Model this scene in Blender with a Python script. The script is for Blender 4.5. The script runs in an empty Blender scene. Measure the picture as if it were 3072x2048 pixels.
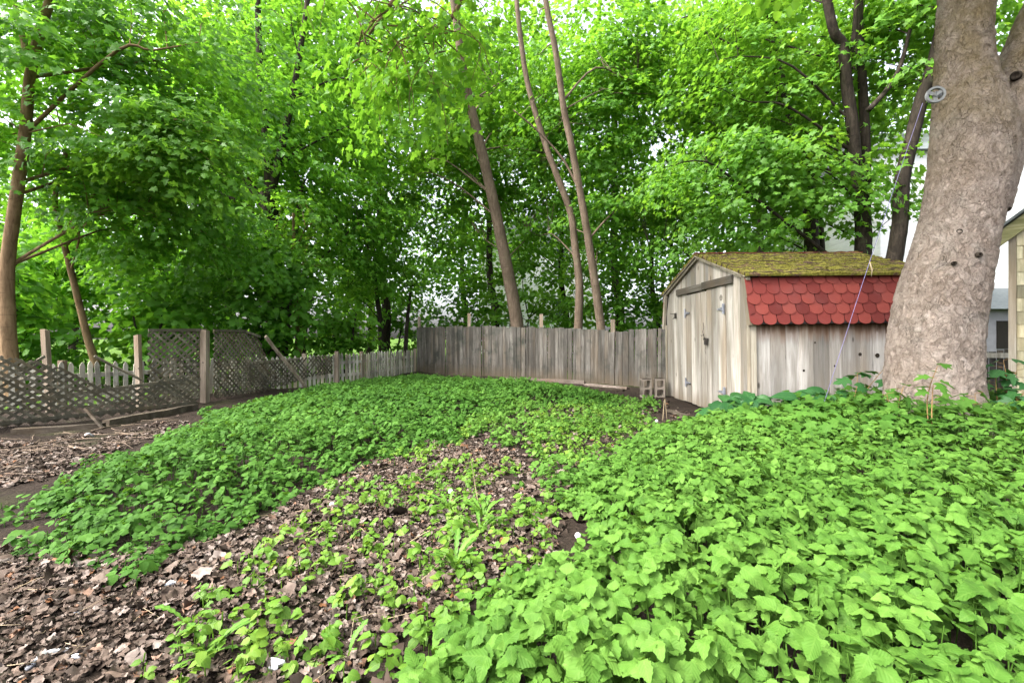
import bpy, math, random
import numpy as np

rng = np.random.default_rng(11)
random.seed(11)
SC = bpy.context.scene
COL = SC.collection
FOC, CX, HY, CH = 1365.0, 1536.0, 1011.0, 1.25      # a 16 mm lens on full frame, eye 1.25 m above the shed's footing


def W(px, py, Y):
    """survey point: bearing read off the photo, at a chosen real depth"""
    return np.array([(px - CX) / FOC * Y, Y, CH - (py - HY) / FOC * Y])


def GP(px, py, z=0.0):
    Y = (CH - z) * FOC / (py - HY)
    return np.array([(px - CX) / FOC * Y, Y, z])


SEL, SAZ = math.radians(50), math.atan2(-.70, -.32)     # hazy sun to the left and a little behind


# ------------------------------------------------------------------ noise
def _h(ix, iy, iz, s):
    n = (ix * 374761393 + iy * 668265263 + iz * 2147483647 + s * 1274126177) & 0xFFFFFFFF
    n = ((n ^ (n >> 13)) * 1274126177) & 0xFFFFFFFF
    return ((n ^ (n >> 16)) & 0xFFFF) / 65535.0


def noise3(p, s=0):
    p = np.asarray(p, float)
    i = np.floor(p).astype(np.int64)
    f = p - i
    f = f * f * (3 - 2 * f)
    r = 0
    for dx in (0, 1):
        for dy in (0, 1):
            for dz in (0, 1):
                w = (f[..., 0] if dx else 1 - f[..., 0]) * (f[..., 1] if dy else 1 - f[..., 1]) * (f[..., 2] if dz else 1 - f[..., 2])
                r = r + w * _h(i[..., 0] + dx, i[..., 1] + dy, i[..., 2] + dz, s)
    return r


def noise2(x, y, s=0):
    return noise3(np.stack([x, y, np.zeros_like(x) + .37], -1), s)


TRUNK = np.array([4.95, 5.35])


def gz(x, y):
    x = np.asarray(x, float); y = np.asarray(y, float)
    z = (noise2(x * .5, y * .5, 3) - .5) * .10 + (noise2(x * 1.9, y * 1.9, 4) - .5) * .045
    z = z * np.clip(1.3 - np.hypot(x, y) / 60, .1, 1)
    d2 = (x - TRUNK[0]) ** 2 + (y - TRUNK[1]) ** 2
    z = z + .20 * np.exp(-d2 / 1.5)
    return z


def inpoly(x, y, poly):
    r = np.zeros(x.shape, bool)
    n = len(poly)
    j = n - 1
    for i in range(n):
        xi, yi = poly[i][0], poly[i][1]
        xj, yj = poly[j][0], poly[j][1]
        c = ((yi > y) != (yj > y)) & (x < (xj - xi) * (y - yi) / (yj - yi + 1e-12) + xi)
        r ^= c
        j = i
    return r


# ------------------------------------------------------------------ objects
def props(o, label=None, cat=None, group=None, kind=None):
    if label: o['label'] = label
    if cat: o['category'] = cat
    if group: o['group'] = group
    if kind: o['kind'] = kind
    return o


def empty(name, loc, label, cat, group=None, rz=0.0, rot=None):
    o = bpy.data.objects.new(name, None)
    COL.objects.link(o)
    o.location = [float(v) for v in loc]
    o.rotation_euler = rot if rot else (0, 0, rz)
    o.empty_display_size = .1
    return props(o, label, cat, group)


def link(name, me, parent=None, loc=None):
    o = bpy.data.objects.new(name, me)
    COL.objects.link(o)
    if parent is not None: o.parent = parent
    if loc is not None: o.location = [float(v) for v in loc]
    return o


def npmesh(name, V, polys, m, attrs=None, smooth=True):
    """polys: list of (n,k) int arrays"""
    me = bpy.data.meshes.new(name)
    V = np.ascontiguousarray(V, np.float32)
    me.vertices.add(len(V))
    me.vertices.foreach_set('co', V.ravel())
    lv = np.concatenate([p.ravel() for p in polys]).astype(np.int32)
    tot = np.concatenate([np.full(len(p), p.shape[1], np.int32) for p in polys])
    st = np.concatenate([[0], np.cumsum(tot)[:-1]]).astype(np.int32)
    me.loops.add(len(lv))
    me.loops.foreach_set('vertex_index', lv)
    me.polygons.add(len(tot))
    me.polygons.foreach_set('loop_start', st)
    me.polygons.foreach_set('loop_total', tot)
    me.polygons.foreach_set('use_smooth', np.full(len(tot), smooth, bool))
    me.update(calc_edges=True)
    for k, a in (attrs or {}).items():
        a = np.ascontiguousarray(a, np.float32)
        t = 'FLOAT' if a.ndim == 1 else 'FLOAT_VECTOR'
        at = me.attributes.new(k, t, 'POINT')
        at.data.foreach_set('value' if a.ndim == 1 else 'vector', a.ravel())
    me.materials.append(m)
    return me


def frame(d):
    d = np.asarray(d, float); d = d / (np.linalg.norm(d) + 1e-12)
    u = np.cross(d, [0, 0, 1.0])
    if np.linalg.norm(u) < 1e-3: u = np.array([1.0, 0, 0])
    u /= np.linalg.norm(u)
    return d, u, np.cross(u, d)


class MB:
    def __init__(s): s.v = []; s.f = []; s.r = []

    def add(s, vs, fs, r=None):
        o = len(s.v)
        r = random.random() if r is None else r
        s.v += [tuple(map(float, v)) for v in vs]
        s.r += [r] * len(vs)
        s.f += [tuple(o + i for i in f) for f in fs]

    def hexa(s, c, r=None):
        """8 corners: bottom 4 (ccw), top 4"""
        s.add(c, [(3, 2, 1, 0), (4, 5, 6, 7), (0, 1, 5, 4), (1, 2, 6, 5), (2, 3, 7, 6), (3, 0, 4, 7)], r)

    def box(s, lo, hi, r=None, j=0.0):
        x0, y0, z0 = lo; x1, y1, z1 = hi
        c = [(x0, y0, z0), (x1, y0, z0), (x1, y1, z0), (x0, y1, z0), (x0, y0, z1), (x1, y0, z1), (x1, y1, z1), (x0, y1, z1)]
        if j: c = [tuple(a + random.uniform(-j, j) for a in p) for p in c]
        s.hexa(c, r)

    def beam(s, a, b, w, t, up=(0, 0, 1), r=None):
        """board from a to b; w across (perpendicular to up and axis), t along up"""
        a = np.asarray(a, float); b = np.asarray(b, float); d = b - a; d /= np.linalg.norm(d)
        u = np.asarray(up, float); sd = np.cross(d, u); sd /= np.linalg.norm(sd); u = np.cross(sd, d)
        c = []
        for p in (a, b):
            c += [p - sd * w / 2 - u * t / 2, p + sd * w / 2 - u * t / 2, p + sd * w / 2 + u * t / 2, p - sd * w / 2 + u * t / 2]
        s.hexa(c, r)

    def tube(s, path, rad, n=7, r=None, cap=True, wob=0.0):
        P = [np.asarray(p, float) for p in path]
        k = len(P); o = len(s.v); r = random.random() if r is None else r
        pu = None
        for i in range(k):
            d = P[min(i + 1, k - 1)] - P[max(i - 1, 0)]
            d /= np.linalg.norm(d) + 1e-12
            if pu is None: _, u, _ = frame(d)
            else:
                u = pu - d * np.dot(pu, d); u /= np.linalg.norm(u) + 1e-12
            pu = u; v = np.cross(d, u)
            for q in range(n):
                a = 2 * math.pi * q / n
                rr = rad[i] * (1 + (random.uniform(-wob, wob) if wob else 0))
                s.v.append(tuple(P[i] + (u * math.cos(a) + v * math.sin(a)) * rr)); s.r.append(r)
        for i in range(k - 1):
            for q in range(n):
                q2 = (q + 1) % n
                s.f.append((o + i * n + q, o + i * n + q2, o + (i + 1) * n + q2, o + (i + 1) * n + q))
        if cap:
            s.f.append(tuple(o + q for q in reversed(range(n))))
            s.f.append(tuple(o + (k - 1) * n + q for q in range(n)))

    def lathe(s, c, axis, prof, n=20, r=None):
        """prof: list of (along, radius)"""
        d, u, v = frame(axis); c = np.asarray(c, float)
        s.tube_raw([c + d * a for a, _ in prof], [q for _, q in prof], u, v, n, r)

    def tube_raw(s, P, R, u, v, n, r):
        o = len(s.v); r = random.random() if r is None else r
        for p, q in zip(P, R):
            for k in range(n):
                a = 2 * math.pi * k / n
                s.v.append(tuple(p + (u * math.cos(a) + v * math.sin(a)) * q)); s.r.append(r)
        for i in range(len(P) - 1):
            for k in range(n):
                k2 = (k + 1) % n
                s.f.append((o + i * n + k, o + i * n + k2, o + (i + 1) * n + k2, o + (i + 1) * n + k))
        s.f.append(tuple(o + k for k in reversed(range(n)))); s.f.append(tuple(o + (len(P) - 1) * n + k for k in range(n)))

    def build(s, name, m, parent=None, off=None, smooth=False, loc=None):
        me = bpy.data.meshes.new(name)
        vs = s.v if off is None else [tuple(a - b for a, b in zip(v, off)) for v in s.v]
        me.from_pydata(vs, [], s.f)
        at = me.attributes.new('rnd', 'FLOAT', 'POINT'); at.data.foreach_set('value', np.array(s.r, np.float32))
        if smooth: me.polygons.foreach_set('use_smooth', np.ones(len(s.f), bool))
        me.materials.append(m); me.update()
        return link(name, me, parent, loc)


# ------------------------------------------------------------------ materials
class NT:
    def __init__(s, name):
        s.m = bpy.data.materials.new(name); s.m.use_nodes = True
        s.t = s.m.node_tree; s.t.nodes.clear()
        s.out = s.t.nodes.new('ShaderNodeOutputMaterial')

    def n(s, typ, ins=None, **kw):
        d = s.t.nodes.new('ShaderNode' + typ)
        for k, v in kw.items(): setattr(d, k, v)
        for k, v in (ins or {}).items():
            k2 = d.inputs[k]
            if isinstance(v, bpy.types.NodeSocket): s.t.links.new(v, k2)
            else: k2.default_value = v
        return d

    def attr(s, name, fac=True):
        a = s.n('Attribute', attribute_name=name)
        return a.outputs['Fac'] if fac else a.outputs['Vector']

    def math(s, op, a, b=0.0, c=0.0, clamp=False):
        return s.n('Math', {0: a, 1: b, 2: c}, operation=op, use_clamp=clamp).outputs[0]

    def vmath(s, op, a, b=(0, 0, 0)):
        return s.n('VectorMath', {0: a, 1: b}, operation=op).outputs[0]

    def mix(s, f, a, b, typ='MIX'):
        d = s.n('Mix', data_type='RGBA', blend_type=typ)
        for i, v in ((0, f), (6, a), (7, b)):
            k = d.inputs[i]
            if isinstance(v, bpy.types.NodeSocket): s.t.links.new(v, k)
            else: k.default_value = v if i == 0 else (*v[:3], 1)
        return d.outputs[2]

    def ramp(s, f, stops, interp='LINEAR'):
        d = s.n('ValToRGB', {0: f}); e = d.color_ramp; e.interpolation = interp
        while len(e.elements) < len(stops): e.elements.new(.5)
        for q, (p, c) in zip(e.elements, stops):
            q.position = p; q.color = (c, c, c, 1) if isinstance(c, (int, float)) else (*c[:3], 1)
        return d.outputs[0]

    def noise(s, vec, scale, detail=4, rough=.55, dist=0.0):
        return s.n('TexNoise', {'Vector': vec, 'Scale': scale, 'Detail': detail, 'Roughness': rough, 'Distortion': dist}).outputs[0]

    def vor(s, vec, scale, feature='F1', rand=1.0):
        d = s.n('TexVoronoi', {'Vector': vec, 'Scale': scale, 'Randomness': rand}, feature=feature)
        return d

    def obj(s): return s.n('TexCoord').outputs['Object']

    def mapped(s, v, sc): return s.n('Mapping', {'Vector': v, 'Scale': sc}).outputs[0]

    def bump(s, h, st=.5, dist=.02, nrm=None):
        i = {'Height': h, 'Strength': st, 'Distance': dist}
        if nrm is not None: i['Normal'] = nrm
        return s.n('Bump', i).outputs[0]

    def surf(s, col, rough=.8, spec=.2, nrm=None, metal=0.0):
        i = {'Base Color': col if isinstance(col, bpy.types.NodeSocket) else (*col[:3], 1), 'Roughness': rough, 'Specular IOR Level': spec, 'Metallic': metal}
        if nrm is not None: i['Normal'] = nrm
        b = s.n('BsdfPrincipled', i)
        s.t.links.new(b.outputs[0], s.out.inputs[0])
        return s.m


def leaf_mat(name, dark, mid, light, trans=.45, tcol=1.35, rough=.5, spec=.25, vein=.25, patch=.35):
    t = NT(name)
    r = t.attr('rnd')
    co = t.obj()
    big = t.noise(co, patch, 2)
    f = t.math('ADD', t.math('MULTIPLY', r, .75), t.math('MULTIPLY', t.math('SUBTRACT', big, .5), .9), clamp=True)
    f = t.math('ADD', f, .12, clamp=True)
    c = t.ramp(f, [(0.0, dark), (.5, mid), (1.0, light)])
    lv = t.attr('lv', False)
    sx = t.n('SeparateXYZ', {0: lv})
    ay = t.math('ABSOLUTE', sx.outputs[1])
    rib = t.math('SUBTRACT', 1.0, t.math('DIVIDE', ay, .05), clamp=True)
    wv = t.math('SINE', t.math('ADD', t.math('MULTIPLY', sx.outputs[0], 42.0), t.math('MULTIPLY', ay, -48.0)))
    side = t.math('MULTIPLY', t.math('SUBTRACT', wv, .55, clamp=True), .8)
    vv = t.math('MAXIMUM', rib, side)
    c2 = t.mix(t.math('MULTIPLY', vv, vein), c, (light[0] * 1.5, light[1] * 1.25, light[2] * 1.6))
    bp = t.bump(wv, .18, .004)
    b = t.n('BsdfPrincipled', {'Base Color': c2, 'Roughness': rough, 'Specular IOR Level': spec, 'Normal': bp})
    tc = t.mix(1.0, c2, (tcol * 1.15, tcol, tcol * .55), 'MULTIPLY')
    tr = t.n('BsdfTranslucent', {'Color': tc})
    mx = t.n('MixShader', {0: trans, 1: b.outputs[0], 2: tr.outputs[0]})
    t.t.links.new(mx.outputs[0], t.out.inputs[0])
    return t.m


def wood_mat(name, c1, c2, c3, axis=2, knots=.5, stain_shade=None, grime=None, mold=0.0, gsc=1.0):
    t = NT(name)
    co = t.obj(); r = t.attr('rnd')
    off = t.n('CombineXYZ', {0: t.math('MULTIPLY', r, 37.0), 1: t.math('MULTIPLY', r, 53.0), 2: t.math('MULTIPLY', r, 29.0)}).outputs[0]
    p = t.vmath('ADD', co, off)
    sc = [34 * gsc, 34 * gsc, 34 * gsc]; sc[axis] = 1.7
    g1 = t.noise(t.mapped(p, sc), 1.0, 7, .65, 1.2)
    sc2 = [7, 7, 7]; sc2[axis] = .7
    g2 = t.noise(t.mapped(p, sc2), 1.0, 3, .5)
    c = t.ramp(g1, [(.25, c1), (.5, c2), (.72, c3)])
    tone = t.ramp(r, [(0, .42), (.3, .78), (.7, 1.0), (1, 1.30)])
    c = t.mix(1.0, c, tone, 'MULTIPLY')
    c = t.mix(t.ramp(g2, [(.38, .72), (.60, 0)]), c, (c1[0] * .75, c1[1] * .72, c1[2] * .66))
    warm = t.noise(t.mapped(p, [1.3, 1.3, .5]), 1.0, 2)
    c = t.mix(t.ramp(warm, [(.5, 0), (.75, .45)]), c, (c2[0] * 1.05, c2[1] * .82, c2[2] * .58))
    if knots:
        sk = [4.5, 4.5, 4.5]; sk[axis] = 1.9
        kv = t.vor(t.mapped(p, sk), 1.0).outputs['Distance']
        c = t.mix(t.ramp(kv, [(.05, knots), (.11, 0)]), c, (.03, .022, .016))
    if mold:
        mn = t.noise(co, 2.1, 5, .65)
        c = t.mix(t.ramp(mn, [(.5, 0), (.68, mold)]), c, (.030, .034, .028))
    if stain_shade:   # list of (z0, z1, colour, amount): bands of weather staining and painted shade with a ragged edge
        z = t.n('SeparateXYZ', {0: co}).outputs[2]
        for z0, z1, cc, am in stain_shade:
            rag = t.math('MULTIPLY', t.math('SUBTRACT', t.noise(t.mapped(p, [9, 9, 1.4]), 1.0, 3), .5), 1.1 * abs(z1 - z0) + .1)
            zz = t.math('ADD', z, rag)
            k = t.n('MapRange', {0: zz, 1: z0, 2: z1, 3: am, 4: 0.0}).outputs[0]
            c = t.mix(k, c, cc)
    return t.surf(c, .85, .15, t.bump(g1, .55, .006))


def bark_mat(name, dark, mid, light, sc=1.0, bst=.8):
    t = NT(name); co = t.obj()
    n1 = t.noise(t.mapped(co, [14 * sc, 14 * sc, 3.2 * sc]), 1.0, 7, .65, .6)
    n2 = t.noise(co, 1.7, 3)
    n3 = t.noise(t.mapped(co, [3, 3, 22]), 1.0, 3)
    c = t.ramp(n1, [(.3, dark), (.5, mid), (.72, light)])
    c = t.mix(t.ramp(n2, [(.42, 0), (.7, .55)]), c, dark)
    c = t.mix(t.ramp(n3, [(.62, 0), (.7, .5)]), c, (dark[0] * .6, dark[1] * .6, dark[2] * .6))
    c = t.mix(t.ramp(t.noise(co, 4.2, 4), [(.6, 0), (.75, .25)]), c, (.10, .13, .06))
    return t.surf(c, .9, .1, t.bump(n1, bst, .02))


def plain(name, col, rough=.7, spec=.3, metal=0.0, var=.25, sc=8.0, bst=.25):
    t = NT(name); n = t.noise(t.obj(), sc, 6, .6)
    c = t.mix(t.ramp(n, [(.3, var), (.7, 0)]), col, tuple(v * .45 for v in col))
    return t.surf(c, rough, spec, t.bump(n, bst, .01), metal)


M = {}
M['elder'] = leaf_mat('ground_elder_leaf', (.033, .090, .012), (.070, .162, .022), (.125, .245, .042), .30, 1.2, .6, .12, .18, .6)
M['elder2'] = leaf_mat('deep_elder_leaf', (.025, .076, .010), (.052, .136, .018), (.096, .210, .034), .32, 1.2, .6, .1, .15, .6)  # deeper green of the low left bed and the young maples
M['seedling'] = leaf_mat('seedling_leaf', (.058, .140, .014), (.102, .215, .023), (.180, .285, .035), .36, 1.2, .5, .25, .2, 1.2)
M['broad'] = leaf_mat('broad_leaf', (.012, .065, .016), (.026, .10, .025), (.05, .14, .032), .3, 1.2, .5, .3, .3, 1.0)
M['maple_dark'] = leaf_mat('maple_leaf_deep', (.052, .150, .018), (.100, .265, .030), (.175, .385, .050), .54, 1.5, .45, .3, .12, .35)
M['maple_mid'] = leaf_mat('maple_leaf_fresh', (.058, .160, .018), (.112, .280, .032), (.195, .400, .054), .56, 1.4, .45, .3, .12, .35)
M['maple_light'] = leaf_mat('maple_leaf_pale', (.062, .170, .020), (.118, .285, .034), (.205, .395, .056), .56, 1.3, .45, .3, .12, .35)
M['dry'] = None


def litter_mat():
    t = NT('dead_leaf'); r = t.attr('rnd')
    c = t.ramp(r, [(0, (.024, .018, .013)), (.3, (.052, .036, .026)), (.55, (.095, .068, .052)), (.75, (.145, .110, .088)), (.93, (.23, .19, .165)), (1, (.17, .070, .024))])
    n = t.noise(t.obj(), 40, 4)
    c = t.mix(t.ramp(n, [(.35, .5), (.6, 0)]), c, (.06, .04, .03))
    return t.surf(c, .8, .2, t.bump(n, .4, .004))


M['dry'] = litter_mat()
M['straw'] = plain('straw', (.30, .235, .15), .8, .2)
M['twig'] = plain('twig_bark', (.20, .15, .11), .9, .1)
M['stem'] = plain('green_stem', (.14, .26, .06), .6, .3)
M['stem_red'] = plain('reddish_stem', (.22, .13, .05), .6, .3)
M['bark_grey'] = bark_mat('smooth_maple_bark', (.07, .052, .037), (.135, .100, .073), (.20, .155, .115))
M['bark_dark'] = bark_mat('dark_bark', (.016, .013, .010), (.034, .027, .021), (.065, .052, .040))
M['bark_tan'] = bark_mat('tan_bark', (.085, .055, .030), (.19, .125, .070), (.28, .195, .115))
M['shed_wood'] = wood_mat('weathered_shed_boards', (.30, .265, .225), (.46, .425, .385), (.60, .57, .53), 2, .75,
                          stain_shade=[(.02, .42, (.12, .10, .075), .8)])
M['shed_front'] = wood_mat('weathered_door_boards', (.21, .19, .16), (.345, .32, .285), (.47, .445, .41), 2, .6,
                           stain_shade=[(.0, .30, (.16, .125, .085), .75)])
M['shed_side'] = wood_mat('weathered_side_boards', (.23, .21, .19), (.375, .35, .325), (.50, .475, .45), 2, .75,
                          stain_shade=[(1.45, 1.15, (.17, .072, .028), .95), (1.46, 1.28, (.04, .025, .016), .95), (.05, .5, (.09, .075, .055), .8)])  # near-black band: eave shade painted in; brown and lower bands are staining
M['shed_trim'] = wood_mat('shed_trim_boards', (.19, .165, .125), (.31, .275, .22), (.42, .385, .32), 2, .3)
M['lintel_wood'] = wood_mat('grey_lintel', (.075, .066, .055), (.14, .125, .105), (.22, .20, .175), 1, .3)
M['fence_wood'] = wood_mat('old_fence_planks', (.048, .043, .037), (.125, .115, .102), (.25, .235, .21), 2, .6, mold=.85,
                           stain_shade=[(0.0, .40, (.10, .075, .05), .7), (1.75, 1.36, (.06, .06, .05), .7)])
M['post_wood'] = wood_mat('old_post', (.14, .11, .08), (.26, .21, .16), (.36, .30, .24), 2, .5)
M['lattice_wood'] = wood_mat('old_lattice', (.085, .074, .052), (.165, .148, .108), (.25, .225, .17), 2, 0, mold=.5)
M['picket'] = wood_mat('peeling_white_paint', (.28, .26, .21), (.50, .475, .40), (.64, .62, .55), 2, .25, mold=.6)
M['timber'] = wood_mat('grey_timber', (.035, .028, .020), (.068, .055, .041), (.12, .10, .078), 0, .3)
M['pale_board'] = wood_mat('pale_board', (.10, .08, .065), (.18, .145, .125), (.27, .225, .195), 0, .3)
M['concrete'] = plain('cinder_block_concrete', (.27, .23, .19), .95, .1, 0, .5, 60, .6)
M['dark_metal'] = plain('rusty_black_iron', (.045, .038, .034), .6, .4, .3)
M['zinc'] = plain('galvanised_metal', (.34, .35, .40), .45, .5, .6, .3, 30)
M['cast'] = plain('grey_cast_pulley', (.17, .175, .17), .5, .5, .3, .5, 25)
M['cord'] = plain('violet_cord', (.20, .18, .34), .7, .3, 0, .4, 30)
M['plastic'] = plain('white_scrap', (.78, .79, .82), .5, .4, 0, .25, 20)
M['fluff'] = plain('seed_fluff', (.80, .80, .78), .9, .1, 0, .1)
M['darkroom'] = plain('dark_interior', (.02, .018, .015), .9, .1)
M['glass'] = plain('window_glass', (.05, .06, .07), .12, .6, 0, .1)
M['white_paint'] = plain('white_house_paint', (.80, .80, .79), .7, .3, 0, .1, 3)
M['asphalt_roof'] = plain('grey_roof_shingle', (.16, .18, .18), .9, .1, 0, .6, 12)
M['grey_block'] = plain('grey_block_wall', (.22, .22, .235), .9, .1, 0, .4, 5)


def siding_mat(name, col, step, shade=.55):
    t = NT(name); co = t.obj()
    z = t.n('SeparateXYZ', {0: co}).outputs[2]
    fr = t.math('FRACT', t.math('DIVIDE', z, step))
    n = t.noise(t.mapped(co, [1.5, 1.5, 9]), 1.0, 4)
    c = t.mix(t.ramp(n, [(.35, .3), (.65, 0)]), col, tuple(v * shade for v in col))
    return t.surf(c, .75, .25, t.bump(fr, .9, .02))


M['white_siding'] = siding_mat('white_siding', (.80, .81, .83), .11)


def moss_mat():
    t = NT('mossy_roof'); co = t.obj()
    n = t.noise(t.mapped(co, [5, 9, 9]), 1.0, 5, .65); n2 = t.noise(co, 34, 4)
    c = t.ramp(n2, [(.3, (.075, .075, .012)), (.55, (.17, .155, .03)), (.75, (.27, .24, .06))])
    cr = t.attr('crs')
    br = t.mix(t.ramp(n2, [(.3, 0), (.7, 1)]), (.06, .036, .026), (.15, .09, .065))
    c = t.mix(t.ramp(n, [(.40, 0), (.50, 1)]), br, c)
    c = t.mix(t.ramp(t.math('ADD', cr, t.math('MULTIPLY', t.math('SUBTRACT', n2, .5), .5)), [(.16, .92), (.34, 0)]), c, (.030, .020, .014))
    return t.surf(c, .95, .08, t.bump(n2, .8, .015))


def red_mat():
    t = NT('red_asphalt_shingle'); co = t.obj(); r = t.attr('rnd')
    n = t.noise(co, 160, 3); n2 = t.noise(t.mapped(co, [2.2, 2.2, 3]), 1.0, 4)
    c = t.ramp(r, [(0, (.11, .021, .018)), (.5, (.175, .034, .028)), (1, (.235, .052, .040))])
    c = t.mix(t.ramp(n, [(.35, .35), (.65, 0)]), c, (.12, .03, .03))
    c = t.mix(t.ramp(n2, [(.5, 0), (.75, .4)]), c, (.15, .062, .060))
    return t.surf(c, .9, .15, t.bump(n, .4, .004))


M['moss'] = moss_mat(); M['red'] = red_mat()
M['shingle_edge'] = plain('black_felt', (.045, .042, .04), .95, .1)


def soil_mat():
    t = NT('soil'); co = t.obj()
    g = t.attr('grass')
    n = t.noise(co, 3.0, 6, .65); n2 = t.noise(co, 42, 5, .7)
    c = t.ramp(n2, [(.3, (.014, .011, .009)), (.55, (.032, .024, .019)), (.75, (.075, .057, .045))])
    c = t.mix(t.ramp(n, [(.45, 0), (.65, .6)]), c, (.045, .032, .024))
    c = t.mix(t.ramp(t.noise(co, 1.1, 4), [(.55, 0), (.7, .35)]), c, (.05, .07, .02))
    gr = t.ramp(t.noise(co, 18, 5, .7), [(.3, (.03, .07, .008)), (.6, (.075, .14, .018)), (.8, (.14, .19, .04))])
    c = t.mix(g, c, gr)
    return t.surf(c, .95, .08, t.bump(n2, .9, .03))


M['soil'] = soil_mat()


def big_bark():
    t = NT('flaky_grey_bark'); co = t.obj()

    def warp(p, sc, am):
        c = [t.noise(t.vmath('ADD', p, o), sc, 3) for o in ((0, 0, 0), (7, 3, 1), (1, 9, 4))]
        v = t.n('CombineXYZ', {0: c[0], 1: c[1], 2: c[2]}).outputs[0]
        return t.vmath('ADD', p, t.n('VectorMath', {0: t.vmath('SUBTRACT', v, (.5, .5, .5)), 'Scale': am}, operation='SCALE').outputs[0])
    p = warp(warp(co, 3.5, .20), 15.0, .055)
    p1 = t.mapped(p, [1, 1, .72]); p2 = t.vmath('ADD', p1, (3, 1, 2))
    e = t.vor(p1, 18.0, 'DISTANCE_TO_EDGE').outputs['Distance']; cr = t.n('SeparateXYZ', {0: t.vor(p1, 18.0).outputs['Color']}).outputs[0]
    e2 = t.vor(p2, 43.0, 'DISTANCE_TO_EDGE').outputs['Distance']; cr2 = t.n('SeparateXYZ', {0: t.vor(p2, 43.0).outputs['Color']}).outputs[1]
    fine = t.noise(p, 60, 6, .7)
    fl = t.noise(t.mapped(p, [1, 1, .55]), 26, 5, .72, .6)
    flake = t.ramp(fl, [(.40, 0), (.47, .55), (.50, .35), (.57, .9), (.62, .7), (.7, 1)])
    m1 = t.ramp(t.noise(co, 4.5, 4), [(.48, .03), (.68, .85)]); m2 = t.ramp(t.noise(t.vmath('ADD', co, (5, 5, 5)), 5.5, 4), [(.50, .0), (.70, .85)])
    k1 = t.math('MULTIPLY', t.ramp(e, [(0, 1), (.055, 0)]), m1); k2 = t.math('MULTIPLY', t.ramp(e2, [(0, 1), (.06, 0)]), m2)
    h = t.math('ADD', t.math('MULTIPLY', cr, .50), t.math('MULTIPLY', t.math('MULTIPLY', cr2, .42), m2))
    h = t.math('ADD', h, t.math('MULTIPLY', fine, .16))
    h = t.math('ADD', h, t.math('MULTIPLY', flake, .34))
    h = t.math('SUBTRACT', h, t.math('MULTIPLY', k1, .40)); h = t.math('SUBTRACT', h, t.math('MULTIPLY', k2, .22))
    big = t.noise(co, 1.1, 4)
    f = t.math('ADD', t.math('MULTIPLY', cr, .22), t.math('MULTIPLY', t.noise(p, 9, 6, .68), .85))
    c = t.ramp(f, [(.25, (.185, .145, .118)), (.5, (.30, .245, .208)), (.8, (.41, .35, .31))])
    c = t.mix(t.ramp(fine, [(.35, .35), (.55, 0)]), c, (.13, .095, .075))
    c = t.mix(t.ramp(flake, [(.1, .32), (.4, 0)]), c, (.12, .088, .068))
    c = t.mix(t.math('MULTIPLY', k1, .26), c, (.06, .045, .036)); c = t.mix(t.math('MULTIPLY', k2, .25), c, (.085, .06, .046))
    c = t.mix(t.ramp(big, [(.45, 0), (.65, .45)]), c, (.19, .135, .095))
    c = t.mix(t.ramp(t.noise(co, 2.3, 4), [(.55, 0), (.72, .45)]), c, (.31, .285, .255))
    z = t.n('SeparateXYZ', {0: co}).outputs[2]
    mossy = t.math('MULTIPLY', t.n('MapRange', {0: z, 1: 2.9, 2: 4.3}).outputs[0], t.ramp(t.noise(co, 3.1, 4), [(.35, .1), (.6, .75)]))
    c = t.mix(mossy, c, (.16, .12, .055))
    m = t.surf(c, .92, .1, t.bump(h, .7, .02))
    d = t.n('Displacement', {'Height': h, 'Midlevel': .35, 'Scale': .026})
    t.t.links.new(d.outputs[0], t.out.inputs['Displacement'])
    m.displacement_method = 'BOTH'
    return m


M['big_bark'] = big_bark()

# ------------------------------------------------------------------ leaf templates
def fan(pts, c, fold, droop):
    o = [(x, y, fold * abs(y) - droop * x * x) for x, y in pts]
    v = [(c[0], c[1], -droop * c[0] ** 2)] + o
    n = len(o)
    return np.array(v), np.array([(0, 1 + i, 1 + (i + 1) % n) for i in range(n)])


half0 = [(-.07, .14), (.06, .46), (.24, .27), (.56, .52), (.56, .21), (.76, .20)]
P0 = [(0, 0)] + half0 + [(1, 0)] + [(x, -y) for x, y in reversed(half0)]
half1 = [(.04, .42), (.28, .27), (.60, .46), (.66, .16)]
P1 = [(0, 0)] + half1 + [(1, 0)] + [(x, -y) for x, y in reversed(half1)]
P2 = [(0, 0), (.22, .44), (.68, .40), (1, 0), (.68, -.40), (.22, -.44)]
LOD0 = [fan(P0, (.3, 0), a, b) for a, b in ((.25, .3), (-.3, .15), (.1, .5))]
LOD1 = [fan(P1, (.3, 0), a, b) for a, b in ((.25, .3), (-.35, .1), (.1, .5))]
LOD2 = [(np.array([(0, 0, 0), (.22, .44, .08), (.68, .40, .0), (1, 0, -.25), (.68, -.40, .0), (.22, -.44, .08)]), np.array([(0, 1, 2, 3), (0, 3, 4, 5)])),
        (np.array([(0, 0, 0), (.22, .44, -.14), (.68, .40, -.2), (1, 0, -.1), (.68, -.40, -.2), (.22, -.44, -.14)]), np.array([(0, 1, 2, 3), (0, 3, 4, 5)]))]


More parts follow.
